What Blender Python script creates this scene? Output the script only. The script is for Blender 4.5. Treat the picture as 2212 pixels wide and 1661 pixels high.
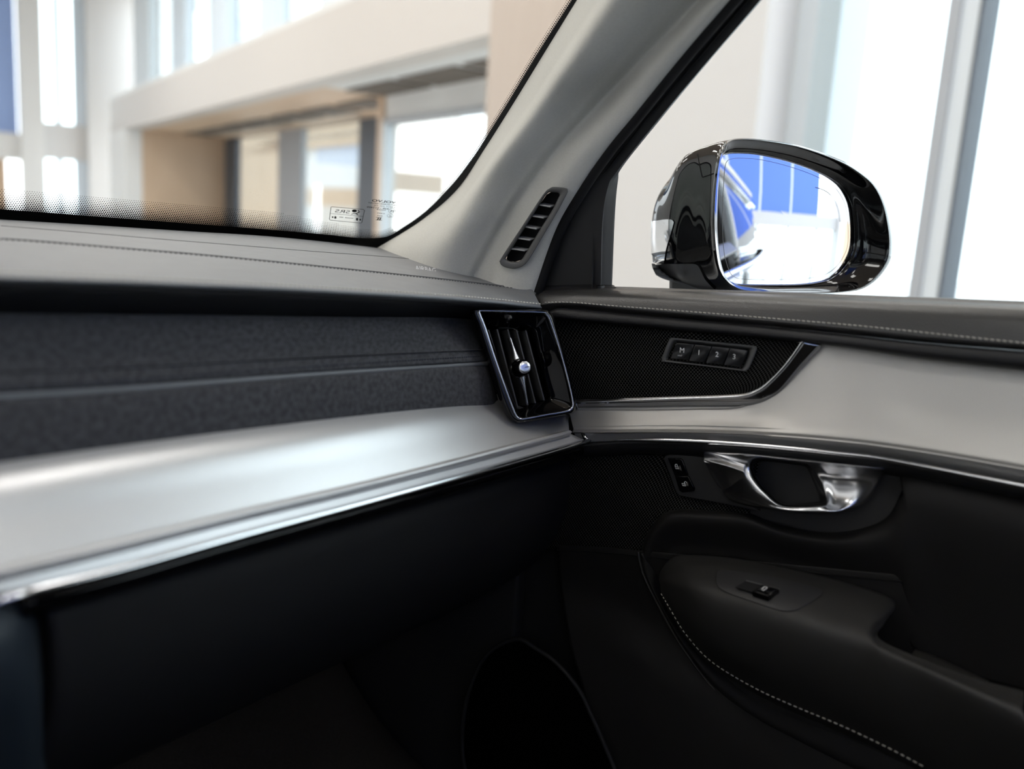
import bpy, bmesh, math, random
from mathutils import Vector, Matrix
from mathutils.bvhtree import BVHTree

random.seed(7)
V = Vector
sc = bpy.context.scene
col = sc.collection
for o_ in list(bpy.data.objects):
    bpy.data.objects.remove(o_)

# ------------------------------------------------------------------ camera
# world: X = car's right, Y = car's front, Z = up, showroom floor at Z = 0
W, H, F = 2212.0, 1661.0, 1900.0
CAM = V((0.0, 0.0, 1.2))
_dn = V(((430 - W / 2) / F, -(11300 - H / 2) / F, -1.0))
_Z = (-_dn).normalized()
_u = (2350 - W / 2) / F
_X = V((_u, (_Z.z - _u * _Z.x) / _Z.y, -1.0)).normalized()
_Y = _Z.cross(_X)
ROT = Matrix((_X, _Y, _Z))
cam_d = bpy.data.cameras.new('camera')
cam = bpy.data.objects.new('camera', cam_d)
col.objects.link(cam)
cam.matrix_world = Matrix.Translation(CAM) @ ROT.to_4x4()
cam_d.sensor_fit = 'HORIZONTAL'
cam_d.sensor_width = 36.0
cam_d.lens = F / W * 36.0
cam_d.clip_start = 0.02
cam_d.clip_end = 300
cam_d.dof.use_dof = True
cam_d.dof.focus_distance = 0.98
cam_d.dof.aperture_fstop = 2.8
sc.camera = cam

# ------------------------------------------------------------------ sky, exposure
wd = bpy.data.worlds.new('overcast_sky')
sc.world = wd
wd.use_nodes = True
_bg = wd.node_tree.nodes['Background']
_bg.inputs['Color'].default_value = (0.90, 0.96, 1.0, 1)
_bg.inputs['Strength'].default_value = 4.0
sc.view_settings.view_transform = 'Standard'
sc.view_settings.look = 'None'
sc.view_settings.gamma = 1.0
sc.view_settings.use_curve_mapping = False
sc.view_settings.exposure = 0.0
sc.cycles.max_bounces = 8
sc.cycles.transparent_max_bounces = 16
sc.cycles.sample_clamp_indirect = 6.0
sc.cycles.caustics_reflective = False
sc.cycles.caustics_refractive = False
sc.cycles.use_denoising = True


# ------------------------------------------------------------------ pixel helpers
def ray(px, py):
    return ROT @ V(((px - W / 2) / F, -(py - H / 2) / F, -1.0))


def onx(px, py, x):
    d = ray(px, py)
    return CAM + d * ((x - CAM.x) / d.x)


def ony(px, py, y):
    d = ray(px, py)
    return CAM + d * ((y - CAM.y) / d.y)


def onp(px, py, p, n):
    d = ray(px, py)
    return CAM + d * ((p - CAM).dot(n) / d.dot(n))


def dep(px, py, t):
    return CAM + ray(px, py) * t


def depth(p):
    return -(ROT.transposed() @ (p - CAM)).z


def tum(px, py, x0, z0=1.13, k=0.2):
    """a plane of the door glass: x = x0 - k (z - z0)"""
    return onp(px, py, V((x0, 0, z0)), V((1, 0, k)))


# ------------------------------------------------------------------ mesh helpers
def cr(P, n, closed=False):
    """index based Catmull-Rom resample"""
    m = len(P)
    out = []
    segs = m if closed else m - 1
    for i in range(n):
        t = i * segs / (n if closed else n - 1)
        k = min(int(t), segs - 1)
        f = t - k
        if closed:
            a, b, c, d = P[(k - 1) % m], P[k % m], P[(k + 1) % m], P[(k + 2) % m]
        else:
            b, c = P[k], P[k + 1]
            a = P[k - 1] if k > 0 else b + (b - c)
            d = P[k + 2] if k + 2 < m else c + (c - b)
        out.append(0.5 * ((2 * b) + (c - a) * f + (2 * a - 5 * b + 4 * c - d) * f * f + (3 * b - a - 3 * c + d) * f ** 3))
    return out


def lin(P, n, closed=False):
    m = len(P)
    segs = m if closed else m - 1
    out = []
    for i in range(n):
        t = i * segs / (n if closed else n - 1)
        k = min(int(t), segs - 1)
        out.append(P[k].lerp(P[(k + 1) % m], t - k))
    return out


def even(P, n, closed=False):
    """resample a dense polyline to n points by arc length"""
    Q = list(P) + ([P[0]] if closed else [])
    L = [0.0]
    for a, b in zip(Q, Q[1:]):
        L.append(L[-1] + (b - a).length)
    out = []
    k = 0
    for i in range(n):
        s = L[-1] * i / (n if closed else n - 1)
        while k < len(L) - 2 and L[k + 1] < s:
            k += 1
        dl = L[k + 1] - L[k]
        out.append(Q[k].lerp(Q[k + 1], (s - L[k]) / dl if dl > 1e-12 else 0))
    return out


def empty(name, loc):
    o = bpy.data.objects.new(name, None)
    o.empty_display_size = 0.05
    o.location = loc
    col.objects.link(o)
    return o


def tag(o, label=None, cat=None, group=None, kind=None):
    if label:
        o['label'] = label
    if cat:
        o['category'] = cat
    if group:
        o['group'] = group
    if kind:
        o['kind'] = kind
    return o


def link(name, me, mat=None, parent=None):
    o = bpy.data.objects.new(name, me)
    if mat is not None and not me.materials:
        for m in (mat if isinstance(mat, (list, tuple)) else [mat]):
            me.materials.append(M[m] if isinstance(m, str) else m)
    col.objects.link(o)
    if parent is not None:
        o.parent = parent
        if parent.type == 'EMPTY':
            o.matrix_parent_inverse = Matrix.Translation(parent.location).inverted()
    return o


def from_bm(name, bm, mat, parent=None, smooth=True, angle=None):
    me = bpy.data.meshes.new(name)
    bm.to_mesh(me)
    bm.free()
    if smooth:
        for p in me.polygons:
            p.use_smooth = True
        if angle is not None:
            me.set_sharp_from_angle(angle=math.radians(angle))
    return link(name, me, mat, parent)


def solid(o, t, off=-1.0, bevel=0.0, seg=2, angle=40):
    if t:
        m = o.modifiers.new('thickness', 'SOLIDIFY')
        m.thickness = t
        m.offset = off
    if bevel:
        b = o.modifiers.new('edges', 'BEVEL')
        b.width = bevel
        b.segments = seg
        b.limit_method = 'ANGLE'
        b.angle_limit = math.radians(angle)
    return o


def gridmesh(name, G, mat, parent=None, closed=False, thick=0.0, caps=False, face=None, angle=None):
    """G[v][u] grid of vectors -> mesh with metric UVs"""
    nv, nu = len(G), len(G[0])
    me = bpy.data.meshes.new(name)
    verts = [p for r in G for p in r]
    faces, fuv = [], []
    midr = G[nv // 2]
    us = [0.0]
    for i in range(nu if closed else nu - 1):
        us.append(us[-1] + (midr[(i + 1) % nu] - midr[i]).length)
    mc = nu // 2
    vs = [0.0]
    for j in range(nv - 1):
        vs.append(vs[-1] + (G[j + 1][mc] - G[j][mc]).length)
    for j in range(nv - 1):
        for i in range(nu if closed else nu - 1):
            i2 = (i + 1) % nu
            faces.append((j * nu + i, j * nu + i2, (j + 1) * nu + i2, (j + 1) * nu + i))
            fuv.append(((us[i], vs[j]), (us[i + 1], vs[j]), (us[i + 1], vs[j + 1]), (us[i], vs[j + 1])))
    if caps:
        faces.append(tuple((nv - 1) * nu + i for i in range(nu)))
        fuv.append(tuple((0, 0) for _ in range(nu)))
    # orient towards the camera (or the given point)
    tgt = face if face is not None else CAM
    acc = 0.0
    for f in faces:
        a, b, c = verts[f[0]], verts[f[1]], verts[f[2]]
        d = verts[f[3]] if len(f) > 3 else c
        n = (c - a).cross(d - b)
        acc += n.dot(tgt - a)
    if acc < 0:
        faces = [tuple(reversed(f)) for f in faces]
        fuv = [tuple(reversed(f)) for f in fuv]
    me.from_pydata([tuple(v) for v in verts], [], faces)
    uv = me.uv_layers.new(name='UVMap')
    k = 0
    for f in fuv:
        for c in f:
            uv.data[k].uv = c
            k += 1
    for p in me.polygons:
        p.use_smooth = True
    if angle is not None:
        me.set_sharp_from_angle(angle=math.radians(angle))
    o = link(name, me, mat, parent)
    if thick:
        solid(o, thick)
    return o


def loft(name, rows, mat, parent=None, nu=60, nv=None, closed=False, thick=0.0, ulin=False, vlin=False, caps=False, face=None, angle=None):
    if nv is None:
        nv = (len(rows) - 1) * (1 if vlin else 6) + 1
    R = [(lin if ulin else cr)(r, nu, closed) for r in rows]
    cols = [(lin if vlin else cr)([r[i] for r in R], nv) for i in range(nu)]
    G = [[cols[i][j] for i in range(nu)] for j in range(nv)]
    return gridmesh(name, G, mat, parent, closed, thick, caps, face, angle)


def tube(name, P, r, mat, parent=None, n=None, sides=10, closed=False, smooth_path=True, flat=None, up=None, endr=None):
    """sweep a round (or flattened: flat = (r_side, r_up)) section along a path"""
    if n:
        P = even(cr(P, n * 4, closed) if smooth_path else P, n, closed)
    m = len(P)
    G = []
    prev = up.copy() if up is not None else V((0, 0, 1))
    for i in range(m):
        a = P[i - 1] if (i > 0 or closed) else P[i]
        b = P[(i + 1) % m] if (i < m - 1 or closed) else P[i]
        t = (b - a).normalized()
        if up is not None:
            u = up - t * up.dot(t)
        else:
            u = prev - t * prev.dot(t)
        u.normalize()
        prev = u
        s = t.cross(u)
        ra, rb = flat if flat else (r, r)
        k = 1.0
        if endr is not None and not closed:
            k = endr(i / (m - 1))
        G.append([P[i] + s * (math.cos(2 * math.pi * q / sides) * ra * k) + u * (math.sin(2 * math.pi * q / sides) * rb * k) for q in range(sides)])
    bm = bmesh.new()
    vs = [[bm.verts.new(p) for p in g] for g in G]
    rng = range(m) if closed else range(m - 1)
    for i in rng:
        for q in range(sides):
            bm.faces.new((vs[i][q], vs[i][(q + 1) % sides], vs[(i + 1) % m][(q + 1) % sides], vs[(i + 1) % m][q]))
    if not closed:
        bm.faces.new(list(reversed(vs[0])))
        bm.faces.new(vs[-1])
    bmesh.ops.recalc_face_normals(bm, faces=bm.faces)
    return from_bm(name, bm, mat, parent, True, 60)


def plate(name, P, mat, parent=None, thick=0.003, bevel=0.0, seg=3, toward=None, smooth=True):
    """a planar outline made into a plate: front face at the outline, thickness away from the camera"""
    bm = bmesh.new()
    vs = [bm.verts.new(p) for p in P]
    f = bm.faces.new(vs)
    f.normal_update()
    c = f.calc_center_median()
    tgt = toward if toward is not None else CAM
    if f.normal.dot(tgt - c) < 0:
        f.normal_flip()
    n = f.normal.copy()
    ret = bmesh.ops.extrude_face_region(bm, geom=[f])
    nv = [e for e in ret['geom'] if isinstance(e, bmesh.types.BMVert)]
    # the region moved forms the front: move the originals back instead
    for v in vs:
        v.co -= n * thick
    bmesh.ops.recalc_face_normals(bm, faces=bm.faces)
    if bevel:
        nvs = set(nv)
        ed = [e for e in bm.edges if e.verts[0] in nvs and e.verts[1] in nvs]
        bmesh.ops.bevel(bm, geom=ed, offset=bevel, segments=seg, profile=0.5, affect='EDGES', clamp_overlap=True)
    return from_bm(name, bm, mat, parent, smooth, 50)


def obox(name, c, ax, ay, az, mat, parent=None, bevel=0.0, seg=2):
    """oriented box: centre and three half-extent vectors"""
    bm = bmesh.new()
    bmesh.ops.create_cube(bm, size=2.0)
    for v in bm.verts:
        x, y, z = v.co
        v.co = c + ax * x + ay * y + az * z
    bmesh.ops.recalc_face_normals(bm, faces=bm.faces)
    if bevel:
        bmesh.ops.bevel(bm, geom=list(bm.edges), offset=bevel, segments=seg, profile=0.5, affect='EDGES', clamp_overlap=True)
    return from_bm(name, bm, mat, parent, bool(bevel), 50)


def aabox(name, x0, x1, y0, y1, z0, z1, mat, parent=None, bevel=0.0):
    return obox(name, V(((x0 + x1) / 2, (y0 + y1) / 2, (z0 + z1) / 2)), V(((x1 - x0) / 2, 0, 0)), V((0, (y1 - y0) / 2, 0)), V((0, 0, (z1 - z0) / 2)), mat, parent, bevel)


def px3(L, fn):
    return [fn(*p) for p in L]


def v2(L):
    return [V((a, b, 0)) for a, b in L]


def bvh_of(objs):
    bm = bmesh.new()
    for o in objs:
        bm.from_mesh(o.data)
    t = BVHTree.FromBMesh(bm)
    bm.free()
    return t


def hit(px, py, bvh, off=0.0):
    d = ray(px, py)
    h, n, i, t = bvh.ray_cast(CAM, d.normalized())
    if h is None:
        return None
    if n.dot(d) > 0:
        n = -n
    return h + n * off


def hits(L, bvh, off=0.0, n=80):
    out = []
    for p in (cr(v2(L), n) if len(L) > 2 else v2(L)):
        h = hit(p.x, p.y, bvh, off)
        if h is not None:
            out.append(h)
    return out


def loft_on(name, rows, bvh, off, mat, parent=None, nu=30, nv=8, closed=False, thick=0.0, vlin=True, ulin=False):
    """pixel rows draped on a surface that exists"""
    R = [(lin if ulin else cr)(v2(r), nu, closed) for r in rows]
    last = None
    G = []
    for j in range(nv):
        row = []
        for i in range(nu):
            q = (lin if vlin else cr)([r[i] for r in R], nv)[j]
            h = hit(q.x, q.y, bvh, off)
            if h is None:
                h = dep(q.x, q.y, depth(last) if last is not None else 1.0)
            last = h
            row.append(h)
        G.append(row)
    return gridmesh(name, G, mat, parent, closed, thick)


def stitches(name, path, spacing, length, r, mat, parent, slant=0.0, skew=None):
    """a row of short threads along a 3D path, joined: too small to pick apart"""
    Q = even(path, 400)
    L = sum((b - a).length for a, b in zip(Q, Q[1:]))
    n = max(2, int(L / spacing))
    Q = even(path, n)
    bm = bmesh.new()
    for i in range(n):
        t = (Q[min(i + 1, n - 1)] - Q[max(i - 1, 0)]).normalized()
        toc = (CAM - Q[i]).normalized()
        s = t.cross(toc).normalized()
        t2 = (t + s * slant).normalized()
        s2 = t2.cross(toc).normalized()
        ring = []
        for e, k in ((-.5, .3), (-.3, 1.0), (.3, 1.0), (.5, .3)):
            ring.append([bm.verts.new(Q[i] + t2 * (e * length) + (s2 * math.cos(a * math.pi / 2.5) + toc * math.sin(a * math.pi / 2.5)) * (r * k)) for a in range(5)])
        for a, b in zip(ring, ring[1:]):
            for q in range(5):
                bm.faces.new((a[q], a[(q + 1) % 5], b[(q + 1) % 5], b[q]))
        bm.faces.new(ring[0])
        bm.faces.new(ring[-1])
    bmesh.ops.recalc_face_normals(bm, faces=bm.faces)
    o = from_bm(name, bm, mat, parent)
    o['kind'] = 'stuff'
    return o


def text(name, s, pos, right, upv, h, mat, parent, lift=0.0004, bold=0.0, align='CENTER', width=None):
    cu = bpy.data.curves.new('t', 'FONT')
    cu.body = s
    cu.size = 1.0
    cu.align_x = align
    cu.align_y = 'CENTER'
    cu.offset = bold
    cu.resolution_u = 3
    t = bpy.data.objects.new('t', cu)
    col.objects.link(t)
    bpy.context.view_layer.update()
    me = bpy.data.meshes.new_from_object(t.evaluated_get(bpy.context.evaluated_depsgraph_get()))
    bpy.data.objects.remove(t)
    bpy.data.curves.remove(cu)
    me.materials.clear()
    me.name = name
    right = right.normalized()
    n = right.cross(upv).normalized()
    up = n.cross(right).normalized()
    if n.dot(CAM - pos) < 0:
        n = -n
    xs = [v.co.x for v in me.vertices]
    kx = h / 0.7
    if width and xs:
        kx = width / (max(xs) - min(xs))
    for v in me.vertices:
        v.co = pos + right * (v.co.x * kx) + up * (v.co.y * h / 0.7) + n * lift
    return link(name, me, mat, parent)


def ribbon(name, P, w, mat, parent, n, closed=False):
    """a thin flat printed line following a path, facing n"""
    m = len(P)
    G = [[], []]
    for i in range(m):
        a = P[i - 1] if (i > 0 or closed) else P[i]
        b = P[(i + 1) % m] if (i < m - 1 or closed) else P[i]
        s = (b - a).normalized().cross(n).normalized()
        G[0].append(P[i] + s * w / 2)
        G[1].append(P[i] - s * w / 2)
    return gridmesh(name, G, mat, parent, closed)


def join_into(o, others):
    """merge small print pieces into one mesh"""
    bm = bmesh.new()
    bm.from_mesh(o.data)
    for q in others:
        bm.from_mesh(q.data)
        bpy.data.objects.remove(q)
    bm.to_mesh(o.data)
    bm.free()
    return o


def pix(p):
    c = ROT.transposed() @ (p - CAM)
    return W / 2 + F * c.x / -c.z, H / 2 - F * c.y / -c.z


def inside(x, y, poly):
    r = False
    j = len(poly) - 1
    for i in range(len(poly)):
        xi, yi = poly[i]
        xj, yj = poly[j]
        if (yi > y) != (yj > y) and x < (xj - xi) * (y - yi) / (yj - yi) + xi:
            r = not r
        j = i
    return r


def punch(o, poly):
    """cut an opening: drop the faces whose middle lies inside the outline"""
    bm = bmesh.new()
    bm.from_mesh(o.data)
    kill = [f for f in bm.faces if inside(*pix(f.calc_center_median()), poly)]
    bmesh.ops.delete(bm, geom=kill, context='FACES')
    bm.to_mesh(o.data)
    bm.free()


# ------------------------------------------------------------------ materials
M = {}


def newmat(name):
    m = bpy.data.materials.new(name)
    m.use_nodes = True
    M[name] = m
    return m, m.node_tree.nodes, m.node_tree.links, m.node_tree.nodes['Principled BSDF']


def setp(b, **k):
    for a, v in k.items():
        b.inputs[a.replace('_', ' ')].default_value = v


def simple(name, c, rough=0.5, metal=0.0, spec=0.5, coat=0.0, coat_rough=0.05, sheen=0.0, noise=None, bump=None):
    m, N, L, b = newmat(name)
    b.inputs['Base Color'].default_value = (*c, 1)
    b.inputs['Roughness'].default_value = rough
    b.inputs['Metallic'].default_value = metal
    b.inputs['Specular IOR Level'].default_value = spec
    b.inputs['Coat Weight'].default_value = coat
    b.inputs['Coat Roughness'].default_value = coat_rough
    b.inputs['Sheen Weight'].default_value = sheen
    tc = N.new('ShaderNodeTexCoord')
    if noise:
        sc_, amt = noise
        t = N.new('ShaderNodeTexNoise')
        t.inputs['Scale'].default_value = sc_
        t.inputs['Detail'].default_value = 3
        L.new(tc.outputs['Object'], t.inputs['Vector'])
        mx = N.new('ShaderNodeMix')
        mx.data_type = 'RGBA'
        mx.inputs[6].default_value = (*[x * (1 - amt) for x in c], 1)
        mx.inputs[7].default_value = (*[min(1, x * (1 + amt)) for x in c], 1)
        L.new(t.outputs['Fac'], mx.inputs[0])
        L.new(mx.outputs[2], b.inputs['Base Color'])
    if bump:
        kind, sc_, st, dist = bump
        if kind == 'leather':
            t = N.new('ShaderNodeTexVoronoi')
            t.feature = 'SMOOTH_F1'
            t.inputs['Scale'].default_value = sc_
            out = t.outputs['Distance']
        else:
            t = N.new('ShaderNodeTexNoise')
            t.inputs['Scale'].default_value = sc_
            t.inputs['Detail'].default_value = 2
            out = t.outputs['Fac']
        L.new(tc.outputs['Object'], t.inputs['Vector'])
        bp = N.new('ShaderNodeBump')
        bp.inputs['Strength'].default_value = st
        bp.inputs['Distance'].default_value = dist
        L.new(out, bp.inputs['Height'])
        L.new(bp.outputs['Normal'], b.inputs['Normal'])
    return m


def mth(N, L, op, a, b=None, clamp=False):
    n = N.new('ShaderNodeMath')
    n.operation = op
    n.use_clamp = clamp
    for i, x in enumerate((a, b)):
        if x is None:
            continue
        if isinstance(x, (int, float)):
            n.inputs[i].default_value = x
        else:
            L.new(x, n.inputs[i])
    return n.outputs[0]


def uvout(N, L):
    tc = N.new('ShaderNodeTexCoord')
    s = N.new('ShaderNodeSeparateXYZ')
    L.new(tc.outputs['UV'], s.inputs[0])
    return tc, s.outputs['X'], s.outputs['Y']


def weave(name, c0, c1, pu, pv, rough=0.8, metal=0.0, spec=0.3, bump=0.4, bdist=0.0004, twill=0.0, mottling=0.0, sheen=0.0, aniso=0.0, mot_scale=140):
    """woven or woven-look surface: product of two waves of pitch pu, pv metres in the UVs, c0 in the valleys, c1 on the threads"""
    m, N, L, b = newmat(name)
    tc, u, v = uvout(N, L)
    su = mth(N, L, 'MULTIPLY', u, 2 * math.pi / pu)
    sv = mth(N, L, 'MULTIPLY', v, 2 * math.pi / pv)
    if twill:
        su = mth(N, L, 'ADD', su, mth(N, L, 'MULTIPLY', sv, twill))
    a = mth(N, L, 'SINE', su)
    d = mth(N, L, 'SINE', sv)
    w = mth(N, L, 'MULTIPLY_ADD' if False else 'MULTIPLY', a, d)
    fac = mth(N, L, 'ADD', mth(N, L, 'MULTIPLY', w, 0.5), 0.5)
    hf = fac
    if mottling:
        t = N.new('ShaderNodeTexNoise')
        t.inputs['Scale'].default_value = mot_scale
        t.inputs['Detail'].default_value = 4
        L.new(tc.outputs['UV'], t.inputs['Vector'])
        r = N.new('ShaderNodeMapRange')
        r.inputs[1].default_value = 0.35
        r.inputs[2].default_value = 0.65
        L.new(t.outputs['Fac'], r.inputs[0])
        fac = mth(N, L, 'ADD', mth(N, L, 'MULTIPLY', fac, 1 - mottling), mth(N, L, 'MULTIPLY', r.outputs[0], mottling), True)
    mx = N.new('ShaderNodeMix')
    mx.data_type = 'RGBA'
    mx.inputs[6].default_value = (*c0, 1)
    mx.inputs[7].default_value = (*c1, 1)
    L.new(fac, mx.inputs[0])
    L.new(mx.outputs[2], b.inputs['Base Color'])
    b.inputs['Roughness'].default_value = rough
    b.inputs['Metallic'].default_value = metal
    b.inputs['Specular IOR Level'].default_value = spec
    b.inputs['Sheen Weight'].default_value = sheen
    bp = N.new('ShaderNodeBump')
    bp.inputs['Strength'].default_value = bump
    bp.inputs['Distance'].default_value = bdist
    L.new(hf, bp.inputs['Height'])
    L.new(bp.outputs['Normal'], b.inputs['Normal'])
    return m


def grille(name, c_hole, c_web, pitch, hole=0.34, rough=0.45, spec=0.4):
    """perforated sheet: hexagonal holes of the given pitch in the UVs"""
    m, N, L, b = newmat(name)
    tc, u, v = uvout(N, L)
    ds = []
    for ox, oy in ((0, 0), (0.5, 0.5)):
        x = mth(N, L, 'SUBTRACT', mth(N, L, 'FRACT', mth(N, L, 'ADD', mth(N, L, 'DIVIDE', u, pitch), ox)), 0.5)
        y = mth(N, L, 'MULTIPLY', mth(N, L, 'SUBTRACT', mth(N, L, 'FRACT', mth(N, L, 'ADD', mth(N, L, 'DIVIDE', v, pitch * 1.2), oy)), 0.5), 1.2)
        ds.append(mth(N, L, 'SQRT', mth(N, L, 'ADD', mth(N, L, 'MULTIPLY', x, x), mth(N, L, 'MULTIPLY', y, y))))
    d = mth(N, L, 'MINIMUM', ds[0], ds[1])
    r = N.new('ShaderNodeMapRange')
    r.interpolation_type = 'SMOOTHSTEP'
    r.inputs[1].default_value = hole - 0.08
    r.inputs[2].default_value = hole + 0.08
    L.new(d, r.inputs[0])
    mx = N.new('ShaderNodeMix')
    mx.data_type = 'RGBA'
    mx.inputs[6].default_value = (*c_hole, 1)
    mx.inputs[7].default_value = (*c_web, 1)
    L.new(r.outputs[0], mx.inputs[0])
    L.new(mx.outputs[2], b.inputs['Base Color'])
    b.inputs['Roughness'].default_value = rough
    L.new(mth(N, L, 'MULTIPLY', r.outputs[0], spec), b.inputs['Specular IOR Level'])
    bp = N.new('ShaderNodeBump')
    bp.inputs['Strength'].default_value = 0.6
    bp.inputs['Distance'].default_value = 0.0008
    L.new(r.outputs[0], bp.inputs['Height'])
    L.new(bp.outputs['Normal'], b.inputs['Normal'])
    return m


def thinglass(name, tint=(1, 1, 1), refl=0.05, edge=0.35):
    m, N, L, b = newmat(name)
    N.remove(b)
    out = [n for n in N if n.type == 'OUTPUT_MATERIAL'][0]
    t = N.new('ShaderNodeBsdfTransparent')
    t.inputs[0].default_value = (*tint, 1)
    g = N.new('ShaderNodeBsdfGlossy')
    g.inputs['Roughness'].default_value = 0.0
    lw = N.new('ShaderNodeFresnel')
    lw.inputs[0].default_value = 1.35
    mix = N.new('ShaderNodeMixShader')
    L.new(mth(N, L, 'MULTIPLY', lw.outputs[0], edge), mix.inputs[0])
    L.new(t.outputs[0], mix.inputs[1])
    L.new(g.outputs[0], mix.inputs[2])
    L.new(mix.outputs[0], out.inputs[0])
    return m


def wood(name, c0, c1, scale=3.0, rough=0.45):
    m, N, L, b = newmat(name)
    tc = N.new('ShaderNodeTexCoord')
    mp = N.new('ShaderNodeMapping')
    mp.inputs['Scale'].default_value = (scale * 4, scale * 4, scale * 0.25)
    L.new(tc.outputs['Object'], mp.inputs[0])
    t = N.new('ShaderNodeTexNoise')
    t.inputs['Scale'].default_value = 1.0
    t.inputs['Detail'].default_value = 5
    L.new(mp.outputs[0], t.inputs['Vector'])
    mx = N.new('ShaderNodeMix')
    mx.data_type = 'RGBA'
    mx.inputs[6].default_value = (*c0, 1)
    mx.inputs[7].default_value = (*c1, 1)
    L.new(t.outputs['Fac'], mx.inputs[0])
    L.new(mx.outputs[2], b.inputs['Base Color'])
    b.inputs['Roughness'].default_value = rough
    return m


# interior
simple('dash_leather', (0.150, 0.155, 0.163), 0.5, spec=0.5, bump=('leather', 900, 0.15, 0.0003), noise=(60, 0.15))
simple('black_leather', (0.014, 0.014, 0.0155), 0.5, spec=0.35, bump=('leather', 800, 0.35, 0.0005))
simple('door_leather', (0.03, 0.029, 0.028), 0.36, spec=0.7, bump=('leather', 800, 0.3, 0.0005))
simple('soft_black', (0.007, 0.0072, 0.008), 0.65, spec=0.22, bump=('noise', 900, 0.2, 0.0003))
simple('soft_black_bluelit', (0.013, 0.019, 0.027), 0.55, spec=0.3, bump=('noise', 900, 0.2, 0.0003))  # soft black with bluish light on the knee panel put into the colour
simple('insert_black', (0.008, 0.0077, 0.0075), 0.6, spec=0.22, bump=('noise', 900, 0.2, 0.0003))
simple('armrest_leather', (0.02, 0.0195, 0.0185), 0.55, spec=0.35, bump=('noise', 700, 0.25, 0.0003))
simple('plastic_dark', (0.02, 0.02, 0.021), 0.5, spec=0.4, bump=('noise', 1500, 0.1, 0.0002))
simple('plastic_grey', (0.09, 0.09, 0.09), 0.45, spec=0.4)
simple('plastic_lit', (0.35, 0.35, 0.35), 0.4, spec=0.5)  # lit edges of the demister louvers put into a lighter colour
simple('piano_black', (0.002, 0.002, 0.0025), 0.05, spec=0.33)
simple('button_black', (0.012, 0.0125, 0.0135), 0.16, spec=0.5)
simple('chrome', (0.75, 0.76, 0.78), 0.12, metal=1.0)
simple('satin_chrome', (0.72, 0.73, 0.75), 0.25, metal=1.0, bump=('noise', 260, 0.03, 0.0003))
simple('dark_chrome', (0.42, 0.43, 0.46), 0.09, metal=1.0)
simple('rubber', (0.006, 0.006, 0.007), 0.75, spec=0.25)
simple('thread_light', (0.5, 0.48, 0.43), 0.8, spec=0.2)
simple('thread_dark', (0.09, 0.09, 0.09), 0.8, spec=0.2)
simple('thread_blue', (0.03, 0.035, 0.05), 0.8, spec=0.2)
simple('seam_grey', (0.05, 0.05, 0.053), 0.7, spec=0.2)
simple('seam_dark', (0.008, 0.008, 0.009), 0.7, spec=0.2)
simple('print_white', (0.75, 0.75, 0.75), 0.6, spec=0.2)
simple('print_grey', (0.28, 0.28, 0.28), 0.6, spec=0.2)
simple('print_black', (0.01, 0.012, 0.012), 0.6, spec=0.2)
simple('frit', (0.003, 0.003, 0.003), 0.5, spec=0.2)
simple('carpet', (0.012, 0.011, 0.010), 0.95, spec=0.1, bump=('noise', 500, 0.8, 0.002), noise=(300, 0.4))
simple('headliner', (0.62, 0.60, 0.55), 0.95, spec=0.1, bump=('noise', 600, 0.2, 0.0004))
weave('dash_fabric', (0.005, 0.0055, 0.0075), (0.088, 0.088, 0.096), 0.0024, 0.0024, 0.9, 0, 0.2, 0.6, 0.0005, twill=0.5, mottling=0.4, sheen=0.1, mot_scale=190)
weave('pillar_fabric', (0.46, 0.455, 0.42), (0.64, 0.63, 0.585), 0.0016, 0.0016, 0.9, 0, 0.2, 0.35, 0.0003, mottling=0.2, sheen=0.1, mot_scale=400)
weave('silver_dash', (0.50, 0.50, 0.51), (0.74, 0.74, 0.74), 0.0024, 0.0014, 0.34, 0.6, 0.5, 0.25, 0.0002)
weave('silver_door', (0.42, 0.41, 0.39), (0.62, 0.605, 0.575), 0.0018, 0.0016, 0.36, 0.5, 0.5, 0.3, 0.0002)
weave('speaker_mesh', (0.01, 0.01, 0.01), (0.10, 0.095, 0.085), 0.004, 0.004, 0.4, 0.6, 0.5, 0.5, 0.0006)
grille('speaker_holes', (0.001, 0.001, 0.001), (0.035, 0.034, 0.032), 0.0036, 0.36, 0.5, 0.4)
thinglass('glass_clear', (0.985, 0.995, 0.985), edge=0.25)
thinglass('glass_side', (0.99, 1.0, 0.99), edge=0.2)
thinglass('glass_showroom', (0.93, 0.97, 0.98), edge=0.6)
simple('mirror_silver', (0.92, 0.94, 0.97), 0.0, metal=1.0)
simple('car_black', (0.003, 0.0035, 0.005), 0.03, spec=0.8)
simple('mirror_matte', (0.075, 0.075, 0.08), 0.45, spec=0.5)
simple('privacy_glass', (0.006, 0.007, 0.009), 0.03, spec=0.6)
m_, N_, L_, b_ = newmat('lens_clear')
setp(b_, Base_Color=(0.8, 0.82, 0.85, 1), Roughness=0.08, Metallic=0.75)
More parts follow.
